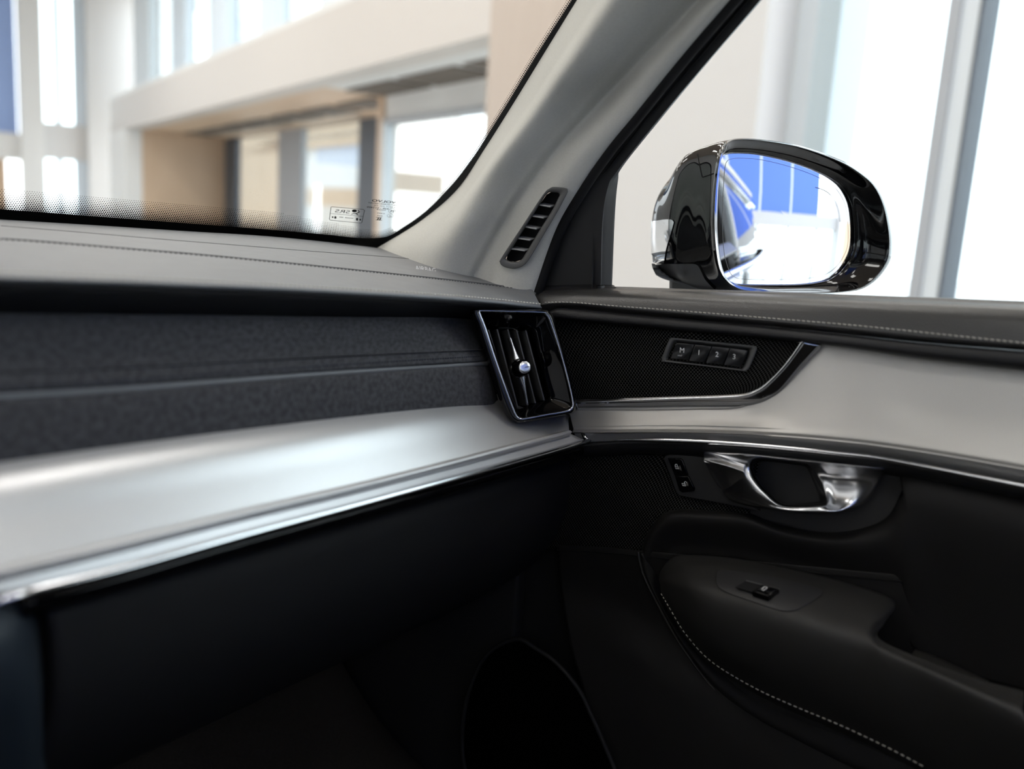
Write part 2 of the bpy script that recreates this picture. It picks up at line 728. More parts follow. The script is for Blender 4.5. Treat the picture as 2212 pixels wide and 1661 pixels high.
# showroom
simple('white_paint', (0.82, 0.82, 0.81), 0.6, spec=0.3)
simple('warm_white', (0.70, 0.692, 0.685), 0.6, spec=0.3)
simple('fascia_beige', (0.67, 0.63, 0.595), 0.5, spec=0.3)
simple('cool_white', (0.74, 0.79, 0.83), 0.5, spec=0.3)
simple('light_grey', (0.5, 0.51, 0.52), 0.5, spec=0.3)
simple('pale_blue', (0.76, 0.84, 0.92), 0.5, spec=0.3)
simple('blue_panel', (0.10, 0.20, 0.72), 0.5, spec=0.3)
simple('hazed_blue', (0.36, 0.50, 0.85), 0.5, spec=0.3)  # far panel's blue, with the haze over it put into the colour
simple('slate_frame', (0.10, 0.115, 0.14), 0.45, spec=0.4)
simple('grey_metal', (0.42, 0.44, 0.47), 0.4, spec=0.4)
simple('vent_brown', (0.16, 0.135, 0.115), 0.6, spec=0.3)
simple('floor_tile', (0.55, 0.54, 0.53), 0.25, spec=0.5, noise=(3, 0.06))
simple('white_plastic', (0.85, 0.85, 0.86), 0.4, spec=0.4)
simple('leaf_green', (0.12, 0.35, 0.05), 0.6, spec=0.3, noise=(12, 0.4))
wood('wood_oak', (0.60, 0.43, 0.29), (0.72, 0.54, 0.39))
wood('ceiling_wood', (0.62, 0.52, 0.42), (0.72, 0.62, 0.52))
wood('wood_pale', (0.50, 0.42, 0.36), (0.58, 0.495, 0.43))

# ================================================================== the showroom (setting)
_d = ray(-200, 395)
FE = V((_d.x, _d.y, 0)).normalized()        # along the long window wall
FN = V((FE.y, -FE.x, 0))                    # out through that wall
DP = 4.5                                    # its distance
UP = V((0, 0, 1))


def FW(s, t, h):
    return V((0, 0, 0)) + FE * s + FN * (DP + t) + UP * h


def fsh(px, py, t=0.0):
    p = onp(px, py, FW(0, t, 0), FN)
    return p.dot(FE), p.z


def fth(px, py, s):
    p = onp(px, py, FW(s, 0, 0), FE)
    return p.dot(FN) - DP, p.z


def fbox(name, s0, s1, t0, t1, h0, h1, mat, parent=None, bevel=0.0):
    return obox(name, FW((s0 + s1) / 2, (t0 + t1) / 2, (h0 + h1) / 2), FE * ((s1 - s0) / 2), FN * ((t1 - t0) / 2), UP * ((h1 - h0) / 2), mat, parent, bevel)


flo = aabox('floor', -30, 40, -25, 45, -0.1, 0.0, 'floor_tile')
tag(flo, 'pale polished stone floor of the showroom', 'floor', kind='structure')

sL, sLo = fsh(275, 390)[0], fsh(240, 390)[0]
sR = fsh(1045, 300)[0]
sP = fsh(1640, 200)[0]
hs = 0.5 * (fsh(275, 280)[1] + fsh(1045, 70)[1])
hf = 0.5 * (fsh(245, 205)[1] + fsh(700, 40)[1])
tb = fth(485, 400, sL)[0]
HT = 7.0
wr = empty('wall_right', FW(sR, 0, 0))
tag(wr, 'long showroom wall with a timber lined portal and pale pier beside the car', 'wall', kind='structure')
sQ = fsh(1300, 200)[0]
fbox('pier', sQ, sR, 0, 0.5, 0, HT, 'wood_pale', wr)
fbox('plain_wall', sP, sQ, 0, 0.5, 0, HT, 'warm_white', wr)
fbox('fascia', sR, sLo, 0, 0.35, hs, hf, 'fascia_beige', wr)
fbox('portal_frame', sL, sLo, -0.02, 0.35, 0, hs, 'white_paint', wr)
fbox('reveal', sL, sL + 0.25, 0.35, tb + 0.2, 0, hs, 'wood_oak', wr)
sM = fsh(800, 145)[0]
fbox('soffit', fsh(824, 300, min((0.3 + 0.01 * k for k in range(300)), key=lambda q: abs(fsh(935, 186, q)[1] - hs)))[0], sL, 0.35, tb + 0.2, hs, hs + 0.25, 'wood_oak', wr)
t2 = min((0.3 + 0.01 * k for k in range(300)), key=lambda q: abs(fsh(935, 186, q)[1] - hs))
sB = fsh(824, 300, t2)[0]
fbox('soffit', sR, sB, 0.35, t2 + 0.3, hs, hs + 0.25, 'white_paint', wr)  # over-lit end of the soffit: its brightness is put into the white
fbox('return_wall', sB, sB + 0.15, t2, tb + 0.2, 0, hs, 'wood_oak', wr)
for i in range(3):
    w_ = (sB - sR) / 3
    fbox('ceiling_vent', sR + w_ * i + 0.1, sR + w_ * (i + 1) - 0.1, t2 * 0.5, t2 * 0.97, hs - 0.03, hs - 0.005, 'vent_brown', wr)
for i in range(7):
    w_ = (sL - sB - 0.6) / 7
    fbox('ceiling_vent', sB + 0.3 + w_ * i, sB + 0.3 + w_ * (i + 0.8), tb * 0.5, tb * 0.75, hs - 0.03, hs - 0.005, 'vent_brown', wr)
# glazing at the back of the portal
sa, sb = fsh(485, 400, tb)[0], fsh(800, 400, tb)[0]
hh = fsh(640, 272, tb)[1]
w1 = empty('window_1', FW(sb, tb, 0))
tag(w1, 'dark framed glazed door bay at the back of the timber portal', 'window', kind='structure')
for a, b in ((485, 510), (600, 650), (772, 824)):
    s0, s1 = fsh(b, 400, tb)[0], fsh(a, 400, tb)[0]
    fbox('frame_post', s0, s1, tb, tb + 0.12, 0, hh - 0.02, 'slate_frame' if a != 600 else 'grey_metal', w1)
fbox('frame_head', fsh(824, 300, tb)[0], sa, tb - 0.04, tb + 0.14, hh - 0.02, hh + 0.2, 'slate_frame', w1)
fbox('pane', fsh(772, 400, tb)[0], fsh(650, 400, tb)[0], tb + 0.05, tb + 0.07, 0, hh, 'glass_showroom', w1)
fbox('pane', fsh(600, 400, tb)[0], fsh(510, 400, tb)[0], tb + 0.05, tb + 0.07, 0, hh, 'glass_showroom', w1)
fbox('header_panel', fsh(824, 300, tb)[0], sL, tb + 0.02, tb + 0.2, hh + 0.2, hs, 'wood_oak', wr)
w2 = empty('window_2', FW(sR, tb, 0))
tag(w2, 'bright glazed bay with cream header between the dark post and pale pier', 'window', kind='structure')
hc = fsh(935, 243, t2)[1]
s0, s1 = sR - 0.6, sB
fbox('header_panel', s0, s1, t2 + 0.05, t2 + 0.2, hc, hs, 'white_paint', w2)
fbox('rail', s0, s1, t2, t2 + 0.2, hc - 0.07, hc, 'grey_metal', w2)
fbox('pane', s0, s1, t2 + 0.1, t2 + 0.12, 0, hc - 0.07, 'glass_showroom', w2)
fbox('frame_post', s1 - 0.12, s1, t2, t2 + 0.15, 0, hc - 0.07, 'cool_white', w2)
# clerestory above the fascia
tc_ = 0.9
w3 = empty('window_3', FW(sR, tc_, hf))
tag(w3, 'row of tall bright clerestory panes above the portal fascia', 'window', kind='structure')
fbox('wall_panel', fsh(322, 100, tc_)[0], sLo + 1.5, tc_, tc_ + 0.3, hf - 0.5, HT, 'cool_white', w3)
for a, b in ((370, 400), (452, 490), (560, 597), (690, 740), (900, 960)):
    fbox('mullion', fsh(b, 60, tc_)[0], fsh(a, 60, tc_)[0], tc_, tc_ + 0.25, hf - 0.3, HT, 'pale_blue' if a != 690 else 'cool_white', w3)
fbox('pane', sR, fsh(322, 100, tc_)[0], tc_ + 0.1, tc_ + 0.12, hf - 0.3, HT, 'glass_showroom', w3)
fbox('sill', sR, sLo, 0, tc_ + 0.3, hf - 0.02, hf + 0.06, 'white_paint', w3)
# glazed wall beyond the pier, seen through the door window
w4 = empty('window_4', FW(sP, 0, 0))
tag(w4, 'floor to ceiling glazing with grey mullion behind the wing mirror', 'window', kind='structure')
fbox('side_panel', fsh(1797, 200, 0.3)[0], sP, 0.3, 0.6, 0, HT, 'cool_white', w4)
sg0, sg1, sg2, sg3 = fsh(2005, 320)[0], fsh(2031, 320)[0], fsh(2072, 320)[0], fsh(2081, 320)[0]
fbox('mullion', sg1, sg0, 0, 0.15, 0, HT, 'grey_metal', w4)
fbox('mullion', sg2, sg1, 0.02, 0.15, 0, HT, 'cool_white', w4)
fbox('mullion_edge', sg3, sg2, 0, 0.15, 0, HT, 'slate_frame', w4)
fbox('pane', -2.5, fsh(1797, 200, 0.3)[0], 0.08, 0.1, 0, HT, 'glass_showroom', w4)
for k in range(1):
    fbox('mullion', sg3 - 2.6 - 2.4 * k, sg3 - 2.5 - 2.4 * k, 0, 0.15, 0, HT, 'cool_white', w4)

# far end wall, across the portal wall
SF = sLo + 3.0
wf = empty('wall_front', FW(SF, -5, 0))
tag(wf, 'far white end wall with columns and pale glazing beyond the portal', 'wall', kind='structure')
t0, t1 = fth(185, 300, SF)[0], fth(250, 300, SF)[0]
fbox('column', SF - 0.5, SF, t0, t1 + 0.6, 0, HT, 'warm_white', wf)
ta, tb2 = fth(42, 300, SF)[0], fth(92, 300, SF)[0]
fbox('column', SF - 0.5, SF, ta, tb2, 0, HT, 'white_paint', wf)
hb0, hb1 = fth(130, 345, SF)[1], fth(130, 268, SF)[1]
fbox('beam', SF - 0.2, SF + 0.1, tb2, t0, hb0, hb1, 'warm_white', wf)
for a, b in ((120, 134), (160, 185)):
    fbox('mullion', SF - 0.1, SF, fth(a, 300, SF)[0], fth(b, 300, SF)[0], 0, HT, 'pale_blue', wf)
fbox('pane', SF + 0.02, SF + 0.04, tb2, t0, 0, HT, 'glass_showroom', wf)
tl = fth(-700, 300, SF)[0]
hb0, hb1 = fth(20, 345, SF)[1], fth(20, 288, SF)[1]
fbox('blue_panel', SF - 0.1, SF, fth(-260, 100, SF)[0], fth(32, 100, SF)[0], hb1, HT, 'hazed_blue', wf)
fbox('beam', SF - 0.3, SF, tl, ta, hb0, hb1, 'white_paint', wf)
fbox('wood_panel', SF - 0.1, SF, fth(-200, 400, SF)[0], fth(14, 400, SF)[0], 0, hb0, 'wood_oak', wf)

# neighbour across the yard, seen through the dark framed bay
TB = tb + 5
nb = empty('neighbour_building', FW(sb, TB, 0))
tag(nb, 'tan clad neighbouring building with a broad white opening outside the dark framed bay', 'building', kind='structure')
a0, a1 = fsh(790, 400, TB)[0], fsh(520, 400, TB)[0]
am = fsh(622, 400, TB)[0]
fbox('upper_cladding', a0, a1, TB, TB + 0.3, fsh(700, 318, TB)[1], fsh(700, 220, TB)[1], 'wood_oak', nb)
fbox('side_cladding', am, a1, TB, TB + 0.3, 0, fsh(560, 300, TB)[1], 'wood_oak', nb)
fbox('lower_cladding', a0, am, TB, TB + 0.3, fsh(700, 445, TB)[1], fsh(700, 408, TB)[1], 'wood_oak', nb)
fbox('white_door', a0, am, TB + 0.2, TB + 0.3, fsh(700, 408, TB)[1], fsh(700, 318, TB)[1], 'white_plastic', nb)
fbox('plinth', a0, am, TB, TB + 0.3, 0, fsh(700, 445, TB)[1], 'white_paint', nb)

# white lounge chair and plant outside the bright bay
cp = FW(fsh(893, 470, tb + 1.2)[0], tb + 1.2, 0)
chair = empty('lounge_chair', cp)
tag(chair, 'white moulded lounge chair outside the bright bay', 'chair')
hc1 = fsh(893, 440, tb + 1.2)[1]
hcs = hc1 - 0.45
rows = []
for z_, hw, dy in ((hcs, 0.25, 0.25), (hcs - 0.02, 0.3, 0.0), (hcs + 0.05, 0.31, -0.22), (hcs + 0.3, 0.29, -0.3), (hc1, 0.2, -0.36)):
    rows.append([cp + FE * (hw * x) + FN * (-dy) + UP * (z_ + 0.08 * x * x) for x in (-1, -.5, 0, .5, 1)])
loft('shell', rows, 'white_plastic', chair, nu=16, thick=0.03)
tube('pedestal', [cp + UP * 0.02, cp + UP * (hcs - 0.03)], 0.035, 'white_plastic', chair)
tube('foot', [cp + UP * 0.0, cp + UP * 0.02], 0.25, 'white_plastic', chair, sides=24)
pp = FW(fsh(850, 420, tb + 2.0)[0], tb + 2.0, 0)
plant = empty('potted_plant', pp)
tag(plant, 'slim green leafy plant in a white pot outside the bright bay', 'plant')
tube('pot', [pp, pp + UP * 0.2, pp + UP * 0.45], 0.2, 'white_plastic', plant, n=8, sides=20, endr=lambda f: 0.75 + 0.25 * f)
hp0, hp1 = 0.45, fsh(850, 345, tb + 2.0)[1]
bm = bmesh.new()
for k in range(140):
    z = random.uniform(hp0 + 0.2, hp1)
    a = random.uniform(0, 6.28)
    rr = random.uniform(0.03, 0.24)
    c = pp + V((math.cos(a) * rr, math.sin(a) * rr, z))
    t = V((math.cos(a), math.sin(a), random.uniform(-.5, .8))).normalized() * 0.13
    s = t.cross(UP).normalized() * 0.035
    bm.faces.new([bm.verts.new(p) for p in (c, c + t * .5 + s, c + t, c + t * .5 - s)])
lf = from_bm('foliage', bm, 'leaf_green', plant)
lf['kind'] = 'stuff'
tube('stem', [pp + UP * 0.4, pp + UP * hp1 * 0.9], 0.02, 'vent_brown', plant)

# rear of the showroom: seen only in the wing mirror and in glossy surfaces
SB = -11.0
wb = empty('wall_rear', FW(SB, -4, 0))
tag(wb, 'rear showroom wall with tall blue panels over a white beam', 'wall', kind='structure')
for k in range(10):
    a = 2.75 - 1.26 * k
    fbox('blue_panel', SB - 0.1, SB, a - 1.19, a, 2.12, HT, 'blue_panel', wb)
    fbox('seam_strip', SB - 0.08, SB - 0.01, a - 1.26, a - 1.19, 2.12, HT, 'cool_white', wb)
    fbox('mullion', SB - 0.1, SB + 0.05, a - 0.02, a + 0.02, 0, 1.7, 'grey_metal', wb)
fbox('beam', SB - 0.2, SB + 0.08, -10, 3.8, 1.7, 2.12, 'light_grey', wb)
fbox('pane', SB - 0.05, SB - 0.03, -10, 3.8, 0, 1.7, 'glass_showroom', wb)
fbox('corner_column', SB - 0.3, SB + 0.3, 3.7, 3.95, 0, HT, 'white_paint', wb)
fbox('wood_panel', SB - 0.2, SB, 3.95, 8, 0, 2.0, 'wood_oak', wb)
fbox('upper_panel', SB - 0.2, SB, 3.95, 8, 2.0, HT, 'white_paint', wb)
wl = empty('wall_left', FW(0, -11, 0))
tag(wl, 'long cream plastered wall on the driver side of the showroom', 'wall', kind='structure')
for k in range(6):
    fbox('wall_panel', SB + (SF - SB) * k / 6 + 0.02, SB + (SF - SB) * (k + 1) / 6 - 0.02, -11.2, -11, 0, HT, 'warm_white', wl)
cei = fbox('ceiling', SB - 0.5, SF + 0.5, -11, 1.4, HT, HT + 0.2, 'ceiling_wood')
tag(cei, 'high warm timber ceiling of the showroom', 'ceiling', kind='structure')

m_, N_, L_, b_ = newmat('lamp_glow')
setp(b_, Base_Color=(0.9, 0.9, 0.9, 1), Emission_Color=(1.0, 0.97, 0.93, 1), Emission_Strength=15.0)
for i in range(6):
    for t_l in (-8.2, -4.6, -1.4):
        s_l = -8.0 + i * 5.2
        lp = empty('ceiling_light', FW(s_l, t_l, HT))
        tag(lp, 'long flat ceiling luminaire under the timber ceiling', 'ceiling light', 'luminaires in rows on the showroom ceiling')
        fbox('diffuser', s_l - 1.3, s_l + 1.3, t_l - 0.3, t_l + 0.3, HT - 0.07, HT - 0.05, 'lamp_glow', lp)
        fbox('fitting', s_l - 1.33, s_l + 1.33, t_l - 0.33, t_l + 0.33, HT - 0.05, HT, 'white_paint', lp)

# ================================================================== the car's shell
WA, WB_, WC = dep(0, 470, 0.92), dep(820, 530, 1.14), dep(1240, 0, 0.914)
WN = (WB_ - WA).cross(WC - WB_).normalized()
if WN.z < 0:
    WN = -WN


def wsp(px, py, off=0.0):
    """point on the windshield plane, off = towards the cabin"""
    return onp(px, py, WB_ - WN * off, WN)


body = empty('car_body', V((0.1, -1, 0.0)))
tag(body, 'dark car body shell with roof around the cabin', 'car')
RX = (-.56, -.3, .12, .5, .76)


def roofz(x, y):
    return 1.50 + 0.03 * (1 - ((x - .12) / .7) ** 2) - 0.04 * max(0, y)


aabox('firewall', -0.66, 0.90, 0.99, 1.03, 0.36, 1.12, 'plastic_dark', body)
aabox('fender', 0.886, 0.95, 0.63, 1.02, 0.36, 1.12, 'car_black', body, 0.01)
loft('hood', [[V((x, y, 1.10 - 0.03 * ((x - .12) / .8) ** 2 - 0.12 * ((y - 1.05) / 1.0) ** 2)) for x in (-.72, -.4, .12, .6, .96)] for y in (1.02, 1.3, 1.7, 2.1)], 'car_black', body, nu=16, nv=16, thick=0.02, face=V((0, 0, 5)))
roof = loft('roof', [[V((x, y, roofz(x, y))) for x in RX] for y in (0.36, 0.1, -0.5, -1.2, -1.9, -2.3)], 'headliner', body, nu=45, nv=45, thick=0.04)
bm = bmesh.new()
bm.from_mesh(roof.data)
bmesh.ops.delete(bm, geom=[f for f in bm.faces if -.32 < f.calc_center_median().x < .56 and -1.35 < f.calc_center_median().y < .16], context='FACES')
bm.to_mesh(roof.data)
bm.free()
loft('glass_roof', [[V((x, y, roofz(x, y) + .03)) for x in (-.36, -.1, .12, .4, .6)] for y in (.2, -.3, -.8, -1.4)], 'glass_showroom', body, nu=10, nv=10)
aabox('floor_pan', -0.66, 0.9, -2.4, 0.95, 0.36, 0.42, 'carpet', body)
aabox('side_panel', -0.72, -0.62, -2.4, 0.7, 0.36, 1.12, 'car_black', body, 0.01)
aabox('center_post', -0.64, -0.58, -0.55, -0.40, 1.1, 1.5, 'plastic_dark', body, 0.01)
aabox('bulkhead', -0.66, 0.9, -2.4, -2.3, 0.36, 1.15, 'plastic_dark', body)
rs = []
for y in (-0.56, -1.0, -1.5, -2.0, -2.4):
    w_ = -0.02 * ((y + 0.5) / 1.9) ** 2
    rs.append([V((x + w_, y, z)) for x, z in ((0.90, 1.105), (0.945, 1.09), (0.965, 0.95), (0.975, 0.75), (0.95, 0.5), (0.92, 0.36))])
loft('rear_door_skin', rs, 'car_black', body, nu=24, nv=16, thick=0.05, face=V((3, -1, 1)))
tube('belt_moulding', [V((0.942, 0.35, 1.118)), V((0.945, -0.2, 1.118)), V((0.945, -0.8, 1.118)), V((0.94, -1.4, 1.125)), V((0.92, -2.2, 1.14))], 0.008, 'chrome', body, n=24)
loft('rear_side_glass', [[V((0.90 - 0.02 * ((y + .5) / 1.9) ** 2, y, 1.11)), V((0.83 - 0.02 * ((y + .5) / 1.9) ** 2, y, 1.33)), V((0.775 - 0.02 * ((y + .5) / 1.9) ** 2, y, 1.47))] for y in (-0.56, -1.1, -1.6, -2.2)], 'privacy_glass', body, nu=8, nv=8, thick=0.004, face=V((3, -1, 1.3)))
loft('center_post', [[V((0.905, y, 1.10)), V((0.835, y, 1.33)), V((0.775, y, 1.48))] for y in (-0.44, -0.5, -0.57)], 'rubber', body, nu=8, nv=6, thick=0.05, face=V((3, -1, 1.3)))
loft('roof_rail', [[V((0.80 - dx, y, z + 0.0)) for dx, z in ((0.0, 1.45), (0.02, 1.50), (0.10, 1.535))] for y in (0.12, -0.5, -1.2, -2.3)], 'car_black', body, nu=8, nv=10, thick=0.03, face=V((3, -1, 2)))

# ================================================================== windshield
ws = empty('windshield', WB_)
tag(ws, 'laminated windshield with black dotted border above the dashboard', 'windshield')


def extl(row, k):
    """continue a left-to-right row beyond the picture's left edge by k metres"""
    d = row[0] - row[1]
    n = max(1, round(k / 0.12))
    return [row[0] + d.normalized() * (k * i / n) for i in range(n, 0, -1)] + row


def extr(row, k):
    d = row[-1] - row[-2]
    n = max(1, round(k / 0.12))
    return row + [row[-1] + d.normalized() * (k * i / n) for i in range(1, n + 1)]


# see-through limit of the glass, from the left along the base and up the pillar
FRIT_IN = [(-250, 440), (0, 452), (200, 467), (400, 482), (560, 494), (700, 506), (780, 514), (834, 511), (872, 491), (922, 455), (976, 400), (1010, 357), (1038, 317), (1099, 220), (1163, 114), (1236, 0), (1298, -98)]
FRIT_OUT = [(-250, 466), (0, 479), (200, 491), (400, 504), (560, 516), (700, 532), (790, 545), (850, 540), (905, 500), (957, 468), (1008, 415), (1042, 368), (1068, 326), (1130, 222), (1196, 115), (1268, 0), (1330, -98)]
loft('border_band', [px3(FRIT_IN, wsp), px3(FRIT_OUT, wsp)], 'frit', ws, nu=160, nv=3, vlin=True)
gl_rows = []
for (x, y), (xt, yt) in zip(FRIT_IN, [(-250 + 97 * i, -330) for i in range(17)]):
    gl_rows.append((x, y, xt, yt))
loft('glass', [[wsp(a, b, -0.001) for a, b, c, d in gl_rows], [wsp(c, d, -0.001) for a, b, c, d in gl_rows]], 'glass_clear', ws, nu=60, nv=4, vlin=True)
# printed dots that fade the border into the glass
bm = bmesh.new()
edge = even(cr(px3(FRIT_IN, wsp), 800), 1200)
tot = sum((b - a).length for a, b in zip(edge, edge[1:]))


SLOPE = (wsp(400, 470) - wsp(400, 480)).length / 10 / (0.95 / F)     # how much the glass is foreshortened


def dots(pitch):
    n = int(tot / pitch)
    E_ = even(edge, n)
    ic = min(range(n), key=lambda q: (E_[q] - CORN).length) + 6
    for i in range(1, n - 1):
        t = (E_[i + 1] - E_[i - 1]).normalized()
        inw = WN.cross(t).normalized()
        if inw.z < 0:
            inw = -inw
        side = i > ic
        d = (E_[i] - CORN).length
        nr = 3 if side else (12 if d > 0.14 else 6 + int(6 * d / 0.14))
        st = 1.6 if side else SLOPE
        for k in range(nr):
            for q in ((0,) if True else ()):
                f = k / max(1, nr - 1)
                r = pitch * (0.50 * (1 - f) + 0.17 * f)
                c = E_[i] + t * (pitch * 0.5 * (k % 2)) + inw * (k * pitch * 0.8 * st) - WN * 0.0004
                bm.faces.new([bm.verts.new(c + t * (math.cos(a * math.pi / 4) * r) + inw * (math.sin(a * math.pi / 4) * r * st)) for a in range(8)])


CORN = wsp(834, 511)
dots(0.0022)
fd = from_bm('border_dots', bm, 'frit', ws, False)
fd['kind'] = 'stuff'
# maker's marks, read reversed from inside
_r = (wsp(700, 462) - wsp(860, 476)).normalized()      # reversed: runs to the picture's left
_u = _r.cross(WN).normalized()
if _u.z < 0:
    _u = -_u


def wtext(name, s, px, py, h, width=None, bold=0.0):
    return text(name, s, wsp(px, py), _r, _u, h, 'print_black', ws, 0.0008, bold, width=width)


PXM = 1.06 / F


def hgt(p):      # a height in pixels on the glass, in metres along its slope
    return (wsp(780, 462) - wsp(780, 462 + p)).length


t_ = wtext('glass_marking', 'VOLVO', 829, 434.5, hgt(4.5), 47 * PXM * 1.2, 0.02)
ex = [wtext('t', 'SAINT-GOBAIN SEKURIT', 828, 440, hgt(2.6), 60 * PXM * 1.2),
      wtext('t', 'II DOT AS1 M2', 831, 445, hgt(2.2), 42 * PXM * 1.2),
      wtext('t', '43R - 011409', 816, 448.5, hgt(3.2), 43 * PXM * 1.2, 0.012),
      wtext('t', 'E9', 847, 455.5, hgt(4), 9 * PXM, 0.02),
      wtext('t', 'II', 818.5, 472.5, hgt(5), 8 * PXM, 0.03),
      wtext('t', '00', 843, 466, hgt(3), 7 * PXM)]


def oval(px, py, rx, ry, n=24):
    return [wsp(px + rx * math.cos(2 * math.pi * i / n), py + ry * math.sin(2 * math.pi * i / n), 0.0006) for i in range(n)]


ex += [ribbon('t', [wsp(x, y, .0006), wsp(x + 3, y + .3, .0006)], 0.0009, 'print_black', ws, WN) for x, y in ((814, 452.5), (818, 453), (822, 453.3), (826, 453.7), (830, 454), (815, 460), (819, 460.4), (823, 460.8), (828, 461.2), (815, 465.5), (819, 466), (823, 466.4))]
ex += [ribbon('t', oval(847, 455.5, 7.5, 5.2), 0.0004, 'print_black', ws, WN, True),
       ribbon('t', oval(843, 466, 6.8, 3.6), 0.0004, 'print_black', ws, WN, True),
       ribbon('t', [wsp(812, 469.5, .0006), wsp(825, 470.2, .0006)], 0.0008, 'print_black', ws, WN),
       ribbon('t', [wsp(812, 475, .0006), wsp(825, 475.7, .0006)], 0.0008, 'print_black', ws, WN)]
join_into(t_, ex)
a_ = wtext('airbag_label', 'SRS', 739.5, 456, hgt(6.5), 30 * PXM * 1.1, 0.0)
fr = [(716.5, 446.5), (785, 452.5), (787.5, 454.5), (781.5, 481), (779, 481.8), (713.5, 475.5), (711.5, 473.5), (715, 447.5)]
ex = [ribbon('t', [wsp(x, y, .0006) for x, y in fr], 0.0007, 'print_black', ws, WN, True),
      ribbon('t', [wsp(714, 461, .0006), wsp(784.5, 467.5, .0006)], 0.0005, 'print_black', ws, WN),
      *[ribbon('t', [wsp(x, 468.5 + (x - 730) * .1, .0006), wsp(x + 2.4, 468.7 + (x - 730) * .1, .0006)], 0.0010, 'print_black', ws, WN) for x in (733, 736, 739, 745.5, 748.5, 751.5, 754.5, 757.5, 760.5)]]


def blob(px, py, rx, ry):
    P = oval(px, py, rx, ry, 14)
    bm_ = bmesh.new()
    bm_.faces.new([bm_.verts.new(p) for p in P])
    return from_bm('t', bm_, 'print_black', ws, False)


ex += [blob(765.5, 455.5, 5.4, 3.2), blob(774, 455.3, 1.9, 1.2), blob(778, 474.5, 1.8, 2.0), blob(718.5, 469, 1.7, 1.9), blob(771, 473.5, 2.4, 3.2), blob(724.5, 469.8, 2.4, 3.0),
       ribbon('t', [wsp(777, 457, .0006), wsp(772, 460, .0006), wsp(768, 461, .0006), wsp(773, 464, .0006)], 0.0016, 'print_black', ws, WN),
       ribbon('t', [wsp(759, 463, .0006), wsp(764, 461, .0006), wsp(770, 462, .0006)], 0.0011, 'print_black', ws, WN)]
join_into(a_, ex)

# ================================================================== dashboard
dash = empty('dashboard', V((0.4, 0.6, 0.42)))
tag(dash, 'charcoal dashboard with woven fabric band and silver decor shelf', 'dashboard')

R0 = [wsp(x, y, 0.012) for x, y in ((0, 474), (200, 486), (400, 499), (600, 512), (820, 536))] + [dep(930, 557, 1.12), dep(1040, 594, 1.07), dep(1150, 626, 1.0)]
R3 = [ony(x, y, yy) for x, y, yy in ((0, 597, .512), (200, 604, .512), (400, 612, .512), (600, 621, .512), (820, 633, .512), (950, 641, .51), (1060, 650, .505), (1168, 661, .495))]
R4 = [ony(x, y, yy) for x, y, yy in ((0, 606, .513), (200, 612, .513), (400, 620, .513), (600, 628, .513), (820, 640, .513), (950, 648, .511), (1060, 656, .506), (1170, 667, .496))]
R4b = [p + V((0, 0.012, -0.003)) for p in R4]
R4c = [p + V((0, 0.02, -0.001)) for p in R4b]
rows = [extl(r, 0.75) for r in [[a.lerp(b, f) for a, b in zip(R0, R3)] for f in (0, .2, .4, .6, .8, .95, .985)] + [R3, R4, R4b, R4c]]
pad = loft('top_pad', rows, 'dash_leather', dash, nu=90, nv=61)
b_pad = bvh_of([pad])
# recessed strip under the lip
S0 = [p + V((0, 0.010, -0.003)) for p in R4]
S1 = [ony(x, y, yy) for x, y, yy in ((0, 690, .572), (200, 692, .572), (400, 693, .572), (600, 694, .572), (820, 696, .572), (950, 697, .57), (1060, 698, .56), (1175, 700, .53))]
loft('recess_strip', [extl(S0, .75), extl(S1, .75)], 'black_leather', dash, nu=60, nv=6, thick=0.001)
# seams on the pad
tube('seam', hits([(2, 488), (150, 500), (350, 517), (550, 533), (700, 545), (850, 556), (930, 565), (980, 576)], b_pad, 0.0), 0.0005, 'seam_grey', pad, n=60, sides=6)
tube('seam', hits([(2, 516), (67, 520), (169, 528), (287, 538), (421, 549), (560, 562), (700, 576), (950, 602), (1120, 622)], b_pad, 0.0), 0.0008, 'seam_grey', pad, n=60, sides=6)
stitches('stitching', hits([(2, 518), (67, 522), (169, 530), (287, 540), (421, 551), (560, 564), (700, 578), (950, 604), (1120, 624)], b_pad, 0.0003), 0.0042, 0.003, 0.0005, 'thread_dark', pad)
stitches('stitching', hits([(2, 590), (120, 594), (250, 600), (360, 605), (470, 610), (700, 622), (950, 637), (1060, 646), (1165, 657)], b_pad, 0.0004), 0.0048, 0.0038, 0.0009, 'thread_light', pad)
pt = hit(920, 583, b_pad, 0.0005)
text('airbag_emboss', 'AIRBAG', pt, hit(940, 586, b_pad) - hit(900, 581, b_pad), UP + V((0, .6, 0)), 0.006, 'print_white', pad, 0.0, width=0.028)

# fabric band, upper and lower with piping between
FT = [(0, 676), (260, 679), (520, 681), (780, 684), (1000, 684), (1022, 694)]
FS = [(0, 856), (260, 840), (520, 820), (780, 801), (1020, 786), (1056, 784)]
FB = [(0, 1040), (260, 999), (520, 960), (780, 924), (1040, 886), (1079, 876)]


def mixl(a, b, f):
    return [(p[0] + (q[0] - p[0]) * f, p[1] + (q[1] - p[1]) * f) for p, q in zip(a, b)]


def rowy(L, y, dz=0.0):
    return extl([ony(p[0], p[1], y if i < len(L) - 1 else y + dz) for i, p in enumerate(L)], 0.8)


